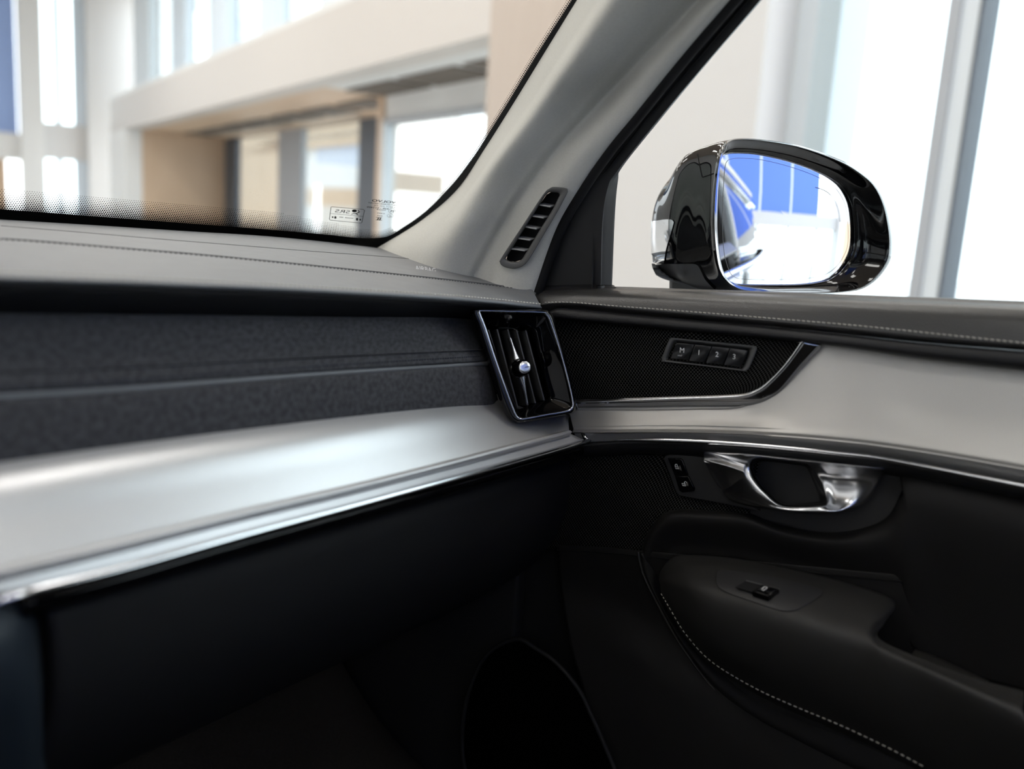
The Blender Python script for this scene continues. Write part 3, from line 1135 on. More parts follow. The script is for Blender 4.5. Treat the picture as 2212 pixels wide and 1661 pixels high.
FS1 = [(x, y - 6) for x, y in FS]
FS2 = [(x, y + 6) for x, y in FS]
loft('fabric_panel', [rowy(FT, .566, .01), rowy(mixl(FT, FS, .06), .554, .01), rowy(mixl(FT, FS, .5), .530, .012), rowy(mixl(FT, FS, .92), .512, .012), rowy(FS1, .522, .012)], 'dash_fabric', dash, nu=100, nv=24, thick=0.012)
loft('fabric_panel', [rowy(FS2, .522, .012), rowy(mixl(FS, FB, .08), .510, .012), rowy(mixl(FS, FB, .5), .504, .012), rowy(mixl(FS, FB, .94), .504, .012), rowy(FB, .514, .012)], 'dash_fabric', dash, nu=100, nv=24, thick=0.012)
tube('piping', rowy([(0, 857), (260, 841), (520, 821), (780, 802), (1020, 787), (1056, 785)], .514), 0.0022, 'dash_leather', dash, n=60, sides=8)
bfab = bvh_of([o for o in dash.children if o.name.startswith('fabric_panel')])
stitches('stitching', hits([(2, 838), (260, 823), (520, 803), (780, 785), (1050, 769)], bfab, 0.0004), 0.004, 0.003, 0.0006, 'thread_blue', dash)

# silver decor shelf
SX = [(0, 1040), (260, 999), (520, 960), (780, 924), (1000, 892), (1110, 884), (1226, 886)]
SC = [(0, 1239), (260, 1177), (520, 1113), (780, 1052), (1000, 996), (1140, 959), (1230, 936)]
SBt = [(0, 1282), (260, 1222), (520, 1151), (780, 1083), (1000, 1023), (1140, 985), (1262, 950)]
q1 = [ony(x, y, yy) for (x, y), yy in zip(SX, (.488, .488, .488, .488, .492, .497, .482))]
q2 = [ony(x, y, yy) for (x, y), yy in zip(SC, (.452, .452, .452, .452, .45, .446, .443))]
q3 = [ony(x, y, yy) for (x, y), yy in zip(SBt, (.447, .447, .447, .447, .445, .440, .434))]
q0 = [p + V((0, 0.03, 0.012)) for p in q1]
q4 = [p + V((0, 0.03, -0.004)) for p in q3]
loft('decor_shelf', [extl(r, .1) for r in (q0, q1, [a.lerp(b, .5) for a, b in zip(q1, q2)], [a.lerp(b, .96) for a, b in zip(q1, q2)], q2, [a.lerp(b, .06) for a, b in zip(q2, q3)], q3)], 'silver_dash', dash, nu=80, nv=43, thick=0.004)
ch = [ony(1228, 888, .472), ony(1246, 913, .455), ony(1258, 932, .443), ony(1265, 946, .436), ony(1264, 955, .432)]
chb = [ony(x, y, yy) for x, y, yy in ((1140, 991, .438), (1000, 1030, .443), (780, 1090, .445), (520, 1159, .445), (260, 1231, .445), (60, 1280, .446), (0, 1298, .448), (-60, 1332, .455))]
tube('chrome_edge', ch + chb, 0.0028, 'chrome', dash, n=90, sides=10)
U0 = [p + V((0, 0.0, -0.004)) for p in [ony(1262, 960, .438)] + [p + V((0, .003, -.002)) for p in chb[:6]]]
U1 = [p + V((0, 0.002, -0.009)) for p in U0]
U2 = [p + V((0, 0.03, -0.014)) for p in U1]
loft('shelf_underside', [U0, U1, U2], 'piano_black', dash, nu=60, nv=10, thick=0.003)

# glove box
GT = [ony(x, y, yy) for x, y, yy in ((88, 1296, .475), (300, 1240, .475), (560, 1172, .475), (800, 1106, .475), (1000, 1052, .475), (1150, 1010, .475), (1222, 986, .478), (1252, 978, .50))]


def grow(dy, dz, tuck=0.0):
    return [p + V((-tuck * (i / 7) ** 3, dy + 0.0 * i, dz)) for i, p in enumerate(GT)]


loft('glove_box', [grow(.02, .015), grow(-.006, -.004), grow(-.012, -.03), grow(-.008, -.07), grow(.012, -.115, .01), grow(.05, -.16, .03), grow(.11, -.20, .06), grow(.2, -.215, .08)], 'soft_black', dash, nu=60, nv=44, thick=0.01)
cg = GT[0]
KP = [[ony(x, y, yy) for x, y, yy in r] for r in (
    ((-420, 1360, .47), (-200, 1340, .455), (0, 1300, .455), (60, 1298, .462), (84, 1300, .49)),
    ((-420, 1460, .46), (-200, 1430, .44), (0, 1400, .440), (66, 1400, .452), (91, 1400, .48)),
    ((-420, 1580, .46), (-200, 1550, .44), (0, 1530, .445), (76, 1530, .457), (101, 1530, .485)),
    ((-420, 1800, .49), (-200, 1780, .48), (0, 1760, .485), (90, 1760, .497), (115, 1760, .52)))]
loft('knee_panel', KP, 'soft_black_bluelit', dash, nu=30, nv=24, thick=0.01)

# ---- corner air vent
VP0 = ony(1047, 710, .508)
VN = V((-.62, -.78, .22)).normalized()


def vp(px, py, off=0.0):
    """vent plane, off = towards the cabin"""
    return onp(px, py, VP0 + VN * off, VN)


VF = [(1036, 680), (1034.5, 674), (1040, 671), (1100, 672.5), (1170, 674.5), (1180, 678), (1187, 688), (1199, 722), (1211, 760), (1226, 814), (1236, 858), (1238, 876), (1233, 884), (1222, 889), (1180, 896), (1132, 905), (1121, 904), (1113, 895), (1095, 849), (1067, 770), (1048, 711)]
VS = [(1018, 684), (1016, 674), (1024, 667), (1100, 668), (1176, 669), (1190, 676), (1198, 688), (1208, 722), (1220, 760), (1232, 814), (1242, 858), (1245, 880), (1240, 892), (1228, 897), (1182, 906), (1122, 916), (1106, 911), (1094, 898), (1078, 862), (1050, 776), (1030, 712)]
VI = [(1051, 706), (1050, 703), (1053, 702), (1098, 706), (1146, 713), (1150, 715), (1153, 722), (1160, 752), (1168, 785), (1178, 825), (1185, 850), (1186, 857), (1183, 862), (1178, 865), (1155, 873), (1124, 883), (1119, 883), (1115, 878), (1098, 835), (1075, 772), (1057, 720)]
f0 = px3(VF, lambda a, b: vp(a, b, .004))
vent = loft('air_vent', [[vp(a, b, .004) for a, b in VF], [vp(a, b, .006) for a, b in mixl(VF, VS, .25)], [vp(a, b, .002) for a, b in mixl(VF, VS, .7)], [vp(a, b, -.02) for a, b in VS], [vp(a, b, -.06) for a, b in VS]], 'piano_black', dash, nu=126, nv=20, closed=True)
tube('bezel', f0, 0.0014, 'dark_chrome', vent, n=140, sides=8, closed=True)
loft('funnel', [[vp(a, b, .003) for a, b in VF], [vp(a, b, -.003) for a, b in mixl(VF, VI, .12)], [vp(a, b, -.018) for a, b in mixl(VF, VI, .92)], [vp(a, b, -.026) for a, b in VI], [vp(a, b, -.055) for a, b in VI]], 'piano_black', vent, nu=126, nv=24, closed=True, caps=True)
for (xa, ya, xb, yb) in ((1055, 712, 1095, 842), (1074, 711, 1119, 881), (1097, 711, 1139, 876), (1116, 712, 1157, 871), (1136, 713, 1176, 865)):
    a, b = vp(xa, ya, -.024), vp(xb, yb, -.024)
    c = (a + b) / 2
    t = (b - a) / 2
    nn = t.cross(VN).normalized()
    obox('slat', c - VN * .012, t, VN * .012, nn * 0.0009, 'plastic_grey', vent, 0.0006)
# the knob on its slim chrome lever
kc = vp(1122, 795, -.012)
la, lb = vp(1101.5, 730, -.018), vp(1139, 875, -.018)


def lever(name, a, b, w0, w1):
    n = 14
    G0 = []
    for i in range(n):
        f = i / (n - 1)
        w = w0 + (w1 - w0) * f ** 2.2
        p = a.lerp(b, f)
        s = (b - a).normalized().cross(VN).normalized()
        G0.append([p - s * w - VN * .002, p - s * w * .55 + VN * .0016, p + VN * .0026, p + s * w * .55 + VN * .0016, p + s * w - VN * .002])
    return gridmesh(name, G0, 'satin_chrome', vent, thick=0.002)


lever('lever', la, vp(1119, 783, -.014), 0.0013, 0.0062)
lever('lever', lb, vp(1127, 808, -.014), 0.0013, 0.0062)
ax = VN
e1 = UP.cross(ax).normalized()
e2 = ax.cross(e1)


def lathe(name, c, prof, mat, parent, n=36, axis=None):
    A = axis if axis is not None else ax
    s1 = UP.cross(A).normalized()
    s2 = A.cross(s1)
    G_ = [[c + A * z + (s1 * math.cos(2 * math.pi * i / n) + s2 * math.sin(2 * math.pi * i / n)) * r for i in range(n)] for r, z in prof]
    o = gridmesh(name, G_, mat, parent, closed=True, caps=True, angle=50)
    return o


lathe('knob_ring', kc, [(.0075, -.006), (.0098, -.004), (.0102, 0), (.0092, .0015), (.0085, .0005)], 'chrome', vent)
ktop = kc + VN * .016
lathe('knob', kc, [(.0082, -.004), (.0088, .004), (.0086, .011), (.0078, .0155), (.0066, .0168), (.0064, .0164)], 'piano_black', vent)
lathe('knob_cap', kc, [(.0066, .0160), (.0064, .0170), (.0058, .0174), (.002, .0175)], 'satin_chrome', vent)
tube('knob_mark', [kc + VN * .0178 + e1 * .0002 + e2 * .0002, kc + VN * .0178 - e1 * .0048 + e2 * .0008] if (e1.dot(ROT @ V((1, 0, 0))) < 0) else [kc + VN * .0178, kc + VN * .0178 + e1 * .0048 + e2 * .0008], 0.0004, 'seam_dark', vent, sides=6)

# ================================================================== windshield pillar
pil = empty('windshield_pillar', V((0.86, 0.6, 1.1)))
tag(pil, 'grey fabric covered windshield pillar trim with slim demister vent', 'pillar trim', kind='thing')
P0 = [(768, 566), (812, 537), (905, 480), (986, 411), (1048, 320), (1113, 217), (1173, 119), (1260, -22), (1330, -135)]
P1 = [(935, 590), (950, 558), (990, 492), (1040, 405), (1095, 325), (1173, 225), (1240, 131), (1345, -20), (1440, -150)]
P2 = [(1020, 625), (1037, 592), (1087, 497), (1130, 428), (1200, 332), (1303, 217), (1390, 126), (1530, -20), (1650, -150)]
P3 = [(1152, 650), (1159, 622), (1203, 497), (1255, 405), (1314, 320), (1374, 247), (1474, 123), (1600, -24), (1710, -150)]
c0 = [wsp(a, b, .006) for a, b in P0]
c3 = [tum(a, b, .862) for a, b in P3]
c1 = [dep(a, b, depth(p) * .60 + depth(q) * .40 - .055) for (a, b), p, q in zip(P1, c0, c3)]
c2 = [dep(a, b, depth(p) * .30 + depth(q) * .70 - .004) for (a, b), p, q in zip(P2, c0, c3)]
c01 = [dep((a[0] + b[0]) / 2, (a[1] + b[1]) / 2, depth(p) * .5 + depth(q) * .5 - .008) for a, b, p, q in zip(P0, P1, c0, c1)]
c12 = [dep(a[0] * .3 + b[0] * .7, a[1] * .3 + b[1] * .7, depth(p) * .3 + depth(q) * .7 - .003) for a, b, p, q in zip(P1, P2, c1, c2)]
c23 = [dep((a[0] + b[0]) / 2, (a[1] + b[1]) / 2, depth(p) * .5 + depth(q) * .5 - .014) for a, b, p, q in zip(P2, P3, c2, c3)]
c4 = [p + V((0.03, 0.01, 0)) for p in c3]
cb = [p + V((0.0, .03, 0.0)) + WN * 0.0 for p in c0]
pt_ = loft('trim_cover', [extr(r, .12) for r in (c0, c01, c1, c12, c2, c23, c3, c4)], 'pillar_fabric', pil, nu=200, nv=110)
b_pil = bvh_of([pt_])
GO = [(1080, 566), (1083, 557), (1127, 490), (1172, 422), (1187, 407), (1198, 404), (1221, 406), (1226.5, 411), (1223, 422), (1203, 459), (1181, 496), (1145, 557), (1131, 573), (1113, 580), (1095, 578), (1084, 573)]
GI = [(1094, 559), (1096, 552), (1133, 494), (1169, 437), (1181, 420), (1190, 415), (1205, 416), (1209, 421), (1206, 428), (1194, 452), (1166, 497), (1134, 550), (1125, 562), (1113, 565.5), (1102, 564.5), (1096, 562)]
gc = hit(1153, 490, b_pil)
_p1, _p2 = hit(1105, 545, b_pil), hit(1205, 440, b_pil)
_p3, _p4 = hit(1130, 470, b_pil), hit(1180, 515, b_pil)
GN = (_p2 - _p1).cross(_p4 - _p3).normalized()
if GN.dot(CAM - gc) < 0:
    GN = -GN

punch(pt_, mixl(GO, GI, .45))


def gp(a, b, off=0.0):
    return onp(a, b, gc + GN * off, GN)


gvent = loft('demister_vent', [[gp(a, b, -.010) for a, b in GO], [gp(a, b, .0035) for a, b in GO], [gp(a, b, .0055) for a, b in mixl(GO, GI, .2)], [gp(a, b, .0045) for a, b in mixl(GO, GI, .8)], [gp(a, b, .001) for a, b in GI], [gp(a, b, -.012) for a, b in GI]], 'plastic_grey', pil, nu=96, nv=26, closed=True)
plate('cavity', [gp(a, b, -.011) for a, b in GI], 'soft_black', gvent, 0.002)
for xa, ya, xb, yb in ((1163, 442, 1190, 446.5), (1147, 466, 1175, 470.5), (1131, 489, 1160, 494.5), (1116, 514, 1146, 518.5), (1104, 537, 1134, 541.5)):
    a, b = gp(xa, ya, .001), gp(xb, yb, .001)
    t = (b - a) / 2
    nn = t.cross(GN).normalized()
    obox('louver', (a + b) / 2 - GN * .005, t, GN * .006, nn * .0008, 'plastic_lit', gvent, 0.0004)

# ================================================================== passenger door
door = empty('passenger_door', V((0.9, 0.1, 0.4)))
tag(door, 'passenger door with leather sill, silver decor panel, polished handle and armrest', 'car door', kind='thing')


def dx(L, x, left=0.0, right=0.5):
    r = [onx(p[0], p[1], x if len(p) < 3 else p[2]) for p in L]
    if right:
        r = extr(r, right)
    if left:
        r = extl(r, left)
    return r


aabox('door_core', 0.885, 0.905, -0.52, 0.62, 0.40, 1.10, 'soft_black', door)
loft('outer_skin', [[V((x, y, z)) for x, z in ((0.91, 1.10), (0.945, 1.09), (0.965, 0.95), (0.975, 0.75), (0.95, 0.5), (0.92, 0.36))] for y in (0.62, 0.2, -0.2, -0.54)], 'car_black', door, nu=20, nv=12, thick=0.02, face=V((3, 0, 1)))
# black frame between the pillar and the window, with the mirror sail
W0 = [(1145, 636), (1150, 622), (1195, 497), (1247, 405), (1306, 320), (1366, 247), (1466, 123), (1590, -24), (1700, -150)]
W1 = [(1221, 634), (1225, 622), (1252, 497), (1288, 405), (1330, 335), (1398, 255), (1500, 130), (1622, -20), (1735, -150)]
W2 = [(1290, 634), (1291, 622), (1296, 480), (1310, 405), (1332, 368), (1412, 268), (1520, 140), (1638, 2), (1760, -145)]
W3 = [(1321, 634), (1322, 622), (1328, 470), (1335, 390), (1345, 360), (1420, 266), (1528, 136), (1646, 0), (1768, -147)]
fr_ = loft('window_frame', [extr(r, .12) for r in ([tum(a, b, .874) for a, b in W0], [tum(a, b, .878) for a, b in W1], [tum(a, b, .880) for a, b in W2], [tum(a, b, .882) for a, b in mixl(W2, W3, .25)], [tum(a, b, .895) for a, b in W3])], 'plastic_dark', door, nu=70, nv=30, thick=0.01)
tube('weather_seal', [tum(a + 6, b + 2, .866) for a, b in [(1157, 628)] + P3[1:]], 0.006, 'rubber', door, n=50, sides=8)
loft('window_glass', [[tum(a - 4, b, .905) for a, b in W3], [tum(a, b, .905) for a, b in ((2900, 700), (2900, 600), (2900, 450), (2900, 300), (2850, 150), (2800, 50), (2750, -50), (2700, -150), (2650, -250))]], 'glass_side', door, nu=40, nv=12, vlin=True)

# leather sill pad with seam
L0 = [(1142, 634), (1160, 623), (1240, 620), (1330, 621), (1450, 625), (1600, 630), (1800, 637), (2000, 644), (2212, 652)]
L1 = [(1152, 650), (1180, 640), (1245, 637), (1340, 641), (1450, 647), (1600, 656), (1800, 668), (2000, 682), (2212, 696)]
L2 = [(1172, 660), (1200, 657), (1245, 658), (1340, 667), (1450, 677), (1600, 691), (1800, 711), (2000, 732), (2212, 750)]
L3 = [(1186, 672), (1205, 665), (1245, 666), (1340, 675), (1450, 685), (1600, 699), (1800, 719), (2000, 740), (2212, 757)]
pad_rows = [[p + V((.03, 0, -.02)) for p in dx(L0, .893, .06)], dx(L0, .887, .06), dx(mixl(L0, L1, .14), .876, .06), dx(mixl(L0, L1, .42), .866, .06), dx(L1, .858, .06), dx(mixl(L1, L2, .7), .853, .06), dx(L2, .853, .06), dx(L3, .860, .06)]
dpad = loft('sill_pad', pad_rows, 'door_leather', door, nu=100, nv=56, thick=0.006)
b_dp = bvh_of([dpad])
stitches('stitching', hits([(1179, 653.5), (1210, 653), (1245, 654), (1340, 662), (1498, 674), (1656, 687), (1846, 703), (2031, 722), (2211, 741)], b_dp, 0.0004), 0.0046, 0.0036, 0.0007, 'thread_light', dpad, slant=0.12)
# second roll of leather
L4 = [(1187, 676), (1205, 676), (1245, 682), (1340, 689), (1450, 700), (1600, 714), (1800, 735), (2000, 757), (2212, 777)]
L5 = [(1189, 690), (1205, 691), (1245, 694), (1340, 702), (1450, 712), (1600, 726), (1800, 747), (2000, 776), (2212, 800)]
loft('leather_roll', [dx(L3, .864, .05), dx(mixl(L3, L4, .25), .853, .05), dx(L4, .849, .05), dx(mixl(L4, L5, .75), .851, .05), dx(L5, .862, .05)], 'black_leather', door, nu=80, nv=28, thick=0.006)

# upper loudspeaker grille
T_ = [(1180, 688), (1260, 694), (1340, 701), (1450, 711), (1600, 725), (1690, 734), (1733, 740)]
B_ = [(1236, 867), (1290, 866), (1350, 864), (1466, 860), (1560, 857), (1609, 853), (1640, 842)]
Bm = mixl(T_, B_, .5)
Bm[-1] = (1700, 786)
Bm[-2] = (1655, 786)
Bq = mixl(T_, B_, .8)
Bq[-1] = (1672, 818)
Bq[-2] = (1635, 826)
spk = loft('speaker_grille', [dx(T_, .866, .03, 0), dx(Bm, .862, .03, 0), dx(Bq, .862, .03, 0), dx(B_, .864, .03, 0)], 'speaker_holes', door, nu=70, nv=30, thick=0.004)
CI = [(1238, 865), (1251, 865), (1350, 863), (1466, 859), (1560, 856), (1609, 852), (1635, 843), (1656, 829), (1688, 797), (1710, 770), (1732, 738)]
CO = [(1246, 883), (1258, 883), (1350, 883), (1466, 882), (1560, 881.5), (1609, 880), (1635, 876), (1656, 869), (1688, 848), (1735, 792), (1776, 746)]
loft('chrome_surround', [dx(CI, .866, 0, 0), dx(CI, .855, 0, 0), dx(mixl(CI, CO, .12), .851, 0, 0), dx(mixl(CI, CO, .22), .852, 0, 0), dx(mixl(CI, CO, .85), .858, 0, 0), dx(CO, .864, 0, 0)], 'dark_chrome', door, nu=90, nv=31, thick=0.003)

tube('edge_highlight', dx([(x, y + 2) for x, y in CI], .852, 0, 0), 0.0012, 'chrome', door, n=90, sides=8)  # bead added as the bright highlight along the surround's inner edge
# seat memory switch block
MO = [(1431, 779), (1430, 774), (1437, 755), (1445, 735), (1450, 730.5), (1458, 730), (1540, 738), (1624, 746.5), (1633, 749), (1634.5, 754), (1627, 776), (1618, 795), (1612, 800.5), (1604, 801.5), (1520, 791), (1436, 782)]
MI = [(1447, 774), (1447, 770), (1453, 755), (1459, 743), (1463, 740), (1469, 740), (1540, 747.5), (1608, 755), (1614, 757), (1615, 761), (1609, 776), (1602, 790), (1598, 793.5), (1592, 794), (1520, 785.5), (1452, 776.5)]
mem = loft('memory_switch', [dx(MO, .863, 0, 0), dx(MO, .8595, 0, 0), dx(mixl(MO, MI, .25), .8585, 0, 0), dx(mixl(MO, MI, .6), .860, 0, 0), dx(MI, .8665, 0, 0)], 'plastic_grey', door, nu=96, nv=22, closed=True, caps=True)
DIRY, DIRZ = V((0, -1, 0)), V((0, 0, 1))
for q, s_ in (([(1463, 740.5), (1500, 744), (1486, 779), (1449, 774), (1449, 770), (1459, 744)], 'M'), ([(1501.5, 744), (1537, 748), (1522.5, 783.5), (1487.5, 779.5)], '1'), ([(1538.5, 748), (1576, 752), (1561.5, 788), (1524, 784)], '2'), ([(1577.5, 752), (1611, 756), (1614, 759), (1601, 790), (1597, 793), (1563, 788.5)], '3')):
    bt = plate('button', [onx(a, b, .8575) for a, b in q], 'button_black', mem, 0.008, 0.0007, 3)
    cx_, cy_ = {'M': (1473.5, 757), '1': (1510, 762), '2': (1549, 766), '3': (1586, 771)}[s_]
    pp_ = onx(cx_, cy_, .8575)
    text('number_print', s_, pp_, onx(cx_ + 10, cy_ + 1.1, .8575) - pp_, onx(cx_ + 3, cy_ - 10, .8575) - pp_, 0.0052, 'print_white', mem, 0.0003)
    if s_ == 'M':
        ribbon('seat_icon', [onx(a, b, .8572) for a, b in ((1464, 767.5), (1472, 768.5), (1473, 766))], 0.0012, 'print_grey', mem, V((-1, 0, 0)))

# silver decor panel
A0 = [(1243, 878), (1300, 878), (1400, 878), (1500, 876), (1600, 872), (1650, 845), (1700, 800), (1760, 742), (1850, 748), (2000, 774), (2212, 797)]
A1 = [(1250, 905), (1300, 905), (1400, 904), (1500, 905), (1600, 907), (1660, 893), (1725, 868), (1800, 845), (1880, 852), (2010, 880), (2212, 905)]
A2 = [(1256, 928), (1300, 928), (1400, 927), (1500, 927), (1600, 930), (1670, 934), (1740, 939), (1820, 946), (1900, 955), (2030, 974), (2212, 1005)]
A3 = [(1262, 958), (1300, 955), (1400, 950), (1500, 952), (1600, 957), (1670, 962), (1740, 968), (1820, 976), (1900, 985), (2030, 1009), (2212, 1045)]
def zx(L, xs):
    return [(a, b, x) for (a, b), x in zip(L, xs)]


X0 = [.859, .859, .859, .859, .860, .862, .865, .869, .869, .869, .869]
X1 = [.853, .853, .853, .853, .853, .854, .855, .856, .856, .856, .856]
X2 = [.846, .846, .846, .845, .844, .843, .842, .840, .840, .840, .840]
X7 = [a * .3 + b * .7 for a, b in zip(X1, X2)]
A0 = [(a, b + (3 if i < 5 else 0)) for i, (a, b) in enumerate(A0)]
dec = loft('decor_panel', [dx(zx(A0, [x + .0015 for x in X0]), .87, .01), dx(zx(A0, X0), .869, .01), dx(zx(A1, X1), .856, .01), dx(zx(mixl(A1, A2, .7), X7), .844, .01), dx(zx(mixl(A1, A2, .96), X2), .840, .01), dx(zx(A2, X2), .840, .01), dx(zx(mixl(A2, A3, .08), [x + .0005 for x in X2]), .8405, .01), dx(A3, .855, .01)], 'silver_door', door, nu=110, nv=50, thick=0.004)
CS = [(1330, 951), (1360, 950), (1400, 950.5), (1500, 953), (1600, 959), (1716, 969), (1820, 980), (1899, 989), (2031, 1014), (2212, 1050)]
tube('chrome_strip', dx(CS, .848), 0.0027, 'chrome', door, n=90, sides=10, endr=lambda f: min(1.0, 0.15 + f * 14))
# dark tray right under the strip
K0 = [(1265, 962), (1330, 957), (1400, 956), (1500, 960), (1600, 966), (1716, 976), (1820, 987), (1899, 996), (2031, 1021), (2212, 1058)]
K1 = [(x, y + 14) for x, y in K0]
loft('under_strip', [dx(K0, .852, .03), dx(K1, .858, .03), dx([(x, y + 12) for x, y in K1], .872, .03)], 'plastic_dark', door, nu=60, nv=10, thick=0.004)

# lower front grille
g0 = [(1225, 960), (1280, 962), (1340, 962), (1400, 963), (1500, 968), (1640, 980)]
g1 = [(1215, 1080), (1265, 1080), (1310, 1080), (1365, 1080), (1440, 1082), (1620, 1090)]
g2 = [(1195, 1188), (1240, 1188), (1290, 1190), (1345, 1193), (1420, 1196), (1600, 1200)]
loft('speaker_grille', [dx(g0, .876, .03, 0), dx(g1, .872, .03, 0), dx(g2, .874, .03, 0)], 'speaker_holes', door, nu=60, nv=30, thick=0.004)

# lock switch on its smooth surround
K_ = [(1433, 990), (1437, 985), (1446, 982), (1480, 984), (1530, 990), (1560, 1010), (1580, 1050), (1610, 1085), (1640, 1104), (1560, 1088), (1506, 1078), (1470, 1071), (1461, 1064), (1447, 1028)]
lsur = plate('switch_surround', even(cr([onx(a, b, .866) for a, b in K_], 120, True), 60, True), 'plastic_dark', door, 0.006, 0.0015, 3)
for q in ([(1442, 990), (1469, 990.5), (1474, 994), (1486, 1027), (1457, 1027.5)], [(1457.5, 1029), (1487, 1028.5), (1500, 1056), (1498, 1061), (1473, 1064), (1467, 1060)]):
    plate('lock_button', [onx(a, b, .8635) for a, b in q], 'piano_black', lsur, 0.006, 0.0008, 3)


def icon(name, P, par, w=0.0005, x=.8630, mat='print_white', closed=False):
    return ribbon(name, [onx(a, b, x) for a, b in P], w, mat, par, V((-1, 0, 0)), closed)


def lockicon(cx, cy, op):
    sh = [(cx - 4, cy - 1), (cx + 2.6, cy - 0.6), (cx + 4.6, cy + 4.6), (cx - 2, cy + 4.4)]
    a = icon('lock_icon', sh, lsur, 0.0006, closed=True)
    if op:
        arc = [(cx + 1.5, cy - 0.8), (cx + 1.2, cy - 3.4), (cx + 3.2, cy - 4.8), (cx + 5.4, cy - 4), (cx + 6.4, cy - 1.8)]
    else:
        arc = [(cx - 3.2, cy - 1), (cx - 3.6, cy - 4), (cx - 1.8, cy - 5.6), (cx + 0.4, cy - 4.8), (cx + 1.6, cy - 0.8)]
    b = icon('t', arc, lsur, 0.0006)
    c = icon('t', [(cx + .1, cy + 1.2), (cx + .8, cy + 3)], lsur, 0.0007)
    join_into(a, [b, c])


lockicon(1462, 1008, False)
lockicon(1477, 1045, True)

# polished inside handle
HO = [(1520, 980), (1522, 973), (1565, 975), (1618, 980), (1740, 993), (1892, 1009), (1906, 1015), (1899, 1040), (1873, 1083), (1842, 1104), (1786, 1113), (1674, 1103), (1576, 1081), (1543, 1038), (1524, 1000)]
HI = [(1618, 1004), (1621, 997), (1629, 990), (1650, 988.5), (1715, 996), (1744, 1001), (1756, 1012), (1766, 1028), (1779, 1056), (1786, 1086), (1772, 1093), (1692, 1094), (1652, 1064), (1630, 1038), (1620, 1018)]
xo = [.858, .856, .852, .850, .850, .852, .858, .866, .868, .866, .858, .854, .862, .866, .862]
xm = [.848, .844, .840, .836, .836, .842, .852, .862, .860, .852, .842, .838, .846, .852, .850]
xi = [.842, .840, .838, .838, .840, .846, .860, .866, .864, .854, .844, .838, .838, .840, .842]
ho = [onx(a, b, x) for (a, b), x in zip(HO, xo)]
hm = [onx(a, b, x) for (a, b), x in zip(mixl(HO, HI, .3), xm)]
hm2 = [onx(a, b, x - .001) for (a, b), x in zip(mixl(HO, HI, .75), [min(a_, b_) if i in (0, 1, 2, 3, 4, 10, 11, 12, 13, 14) else (a_ + b_) / 2 + .003 for i, (a_, b_) in enumerate(zip(xm, xi))])]
hi = [onx(a, b, x) for (a, b), x in zip(HI, xi)]
hi2 = [onx(a, b, x + .012) for (a, b), x in zip(mixl(HI, [(1700, 1040)] * 15, .03), xi)]
handle = loft('door_handle', [[p + V((.012, 0, 0)) for p in ho], ho, hm, hm2, hi, hi2], 'satin_chrome', door, nu=120, nv=40, closed=True)
loft('handle_wing', [dx([(1521, 976), (1540, 974), (1570, 976), (1605, 979), (1626, 981)], .864, 0, 0), dx([(1520.5, 980), (1540, 979), (1570, 982), (1600, 987), (1616, 990)], .850, 0, 0), dx([(1521, 990), (1540, 995), (1568, 1002), (1592, 1009), (1607, 1013)], .836, 0, 0), dx([(1523, 998), (1543, 1006), (1570, 1015), (1594, 1023), (1610, 1029)], .837, 0, 0), dx([(1540, 1034), (1556, 1056), (1580, 1080), (1610, 1088), (1640, 1093)], .862, 0, 0)], 'satin_chrome', handle, nu=40, nv=30, thick=0.003)
cupc = [(1700, 1042)] * 15
loft('handle_cup', [[p + V((.004, 0, 0)) for p in hi2], [onx(a, b, .878) for a, b in mixl(HI, cupc, .15)], [onx(a, b, .886) for a, b in mixl(HI, cupc, .5)]], 'plastic_dark', handle, nu=60, nv=14, closed=True, caps=True)

# soft insert round the handle and down to the armrest
ia = [(1382, 1192), (1395, 1153), (1424, 1113), (1457, 1098), (1530, 1100), (1613, 1107), (1690, 1135), (1800, 1150), (1905, 1125), (1948, 1060), (1962, 1012), (2212, 1068)]
ib = [(1424, 1250), (1427, 1236), (1433, 1222), (1457, 1204), (1485, 1199), (1588, 1206), (1712, 1231), (1830, 1264), (1940, 1306), (1976, 1404), (2090, 1460), (2212, 1494)]
xa_ = (.869, .868, .867, .866, .866, .866, .867, .866, .864, .862, .862, .856)
rowA = extr([onx(a, b, x + .012) for (a, b), x in zip(ia, xa_)], .4)
rowA2 = extr([onx(a, b, x - .004) for (a, b), x in zip(mixl(ia, ib, .1), xa_)], .4)
rowA3 = extr([onx(a, b, x - .008) for (a, b), x in zip(mixl(ia, ib, .3), xa_)], .4)
rowA4 = extr([onx(a, b, x + .002) for (a, b), x in zip(mixl(ia, ib, .75), xa_)], .4)
rowB = extr([onx(a, b, x + .004) for (a, b), x in zip(ib, xa_)], .4)
loft('soft_insert', [rowA, rowA2, rowA3, rowA4, rowB], 'insert_black', door, nu=110, nv=40, thick=0.006)
# recess behind the handle
loft('handle_recess', [dx([(1560, 985), (1640, 990), (1760, 1000), (1900, 1012), (1975, 1010)], .878, 0, 0), dx([(1560, 1050), (1640, 1055), (1760, 1060), (1900, 1070), (1965, 1060)], .879, 0, 0), dx([(1560, 1120), (1640, 1125), (1760, 1155), (1860, 1155), (1935, 1130)], .878, 0, 0)], 'plastic_dark', door, nu=40, nv=20, thick=0.004)

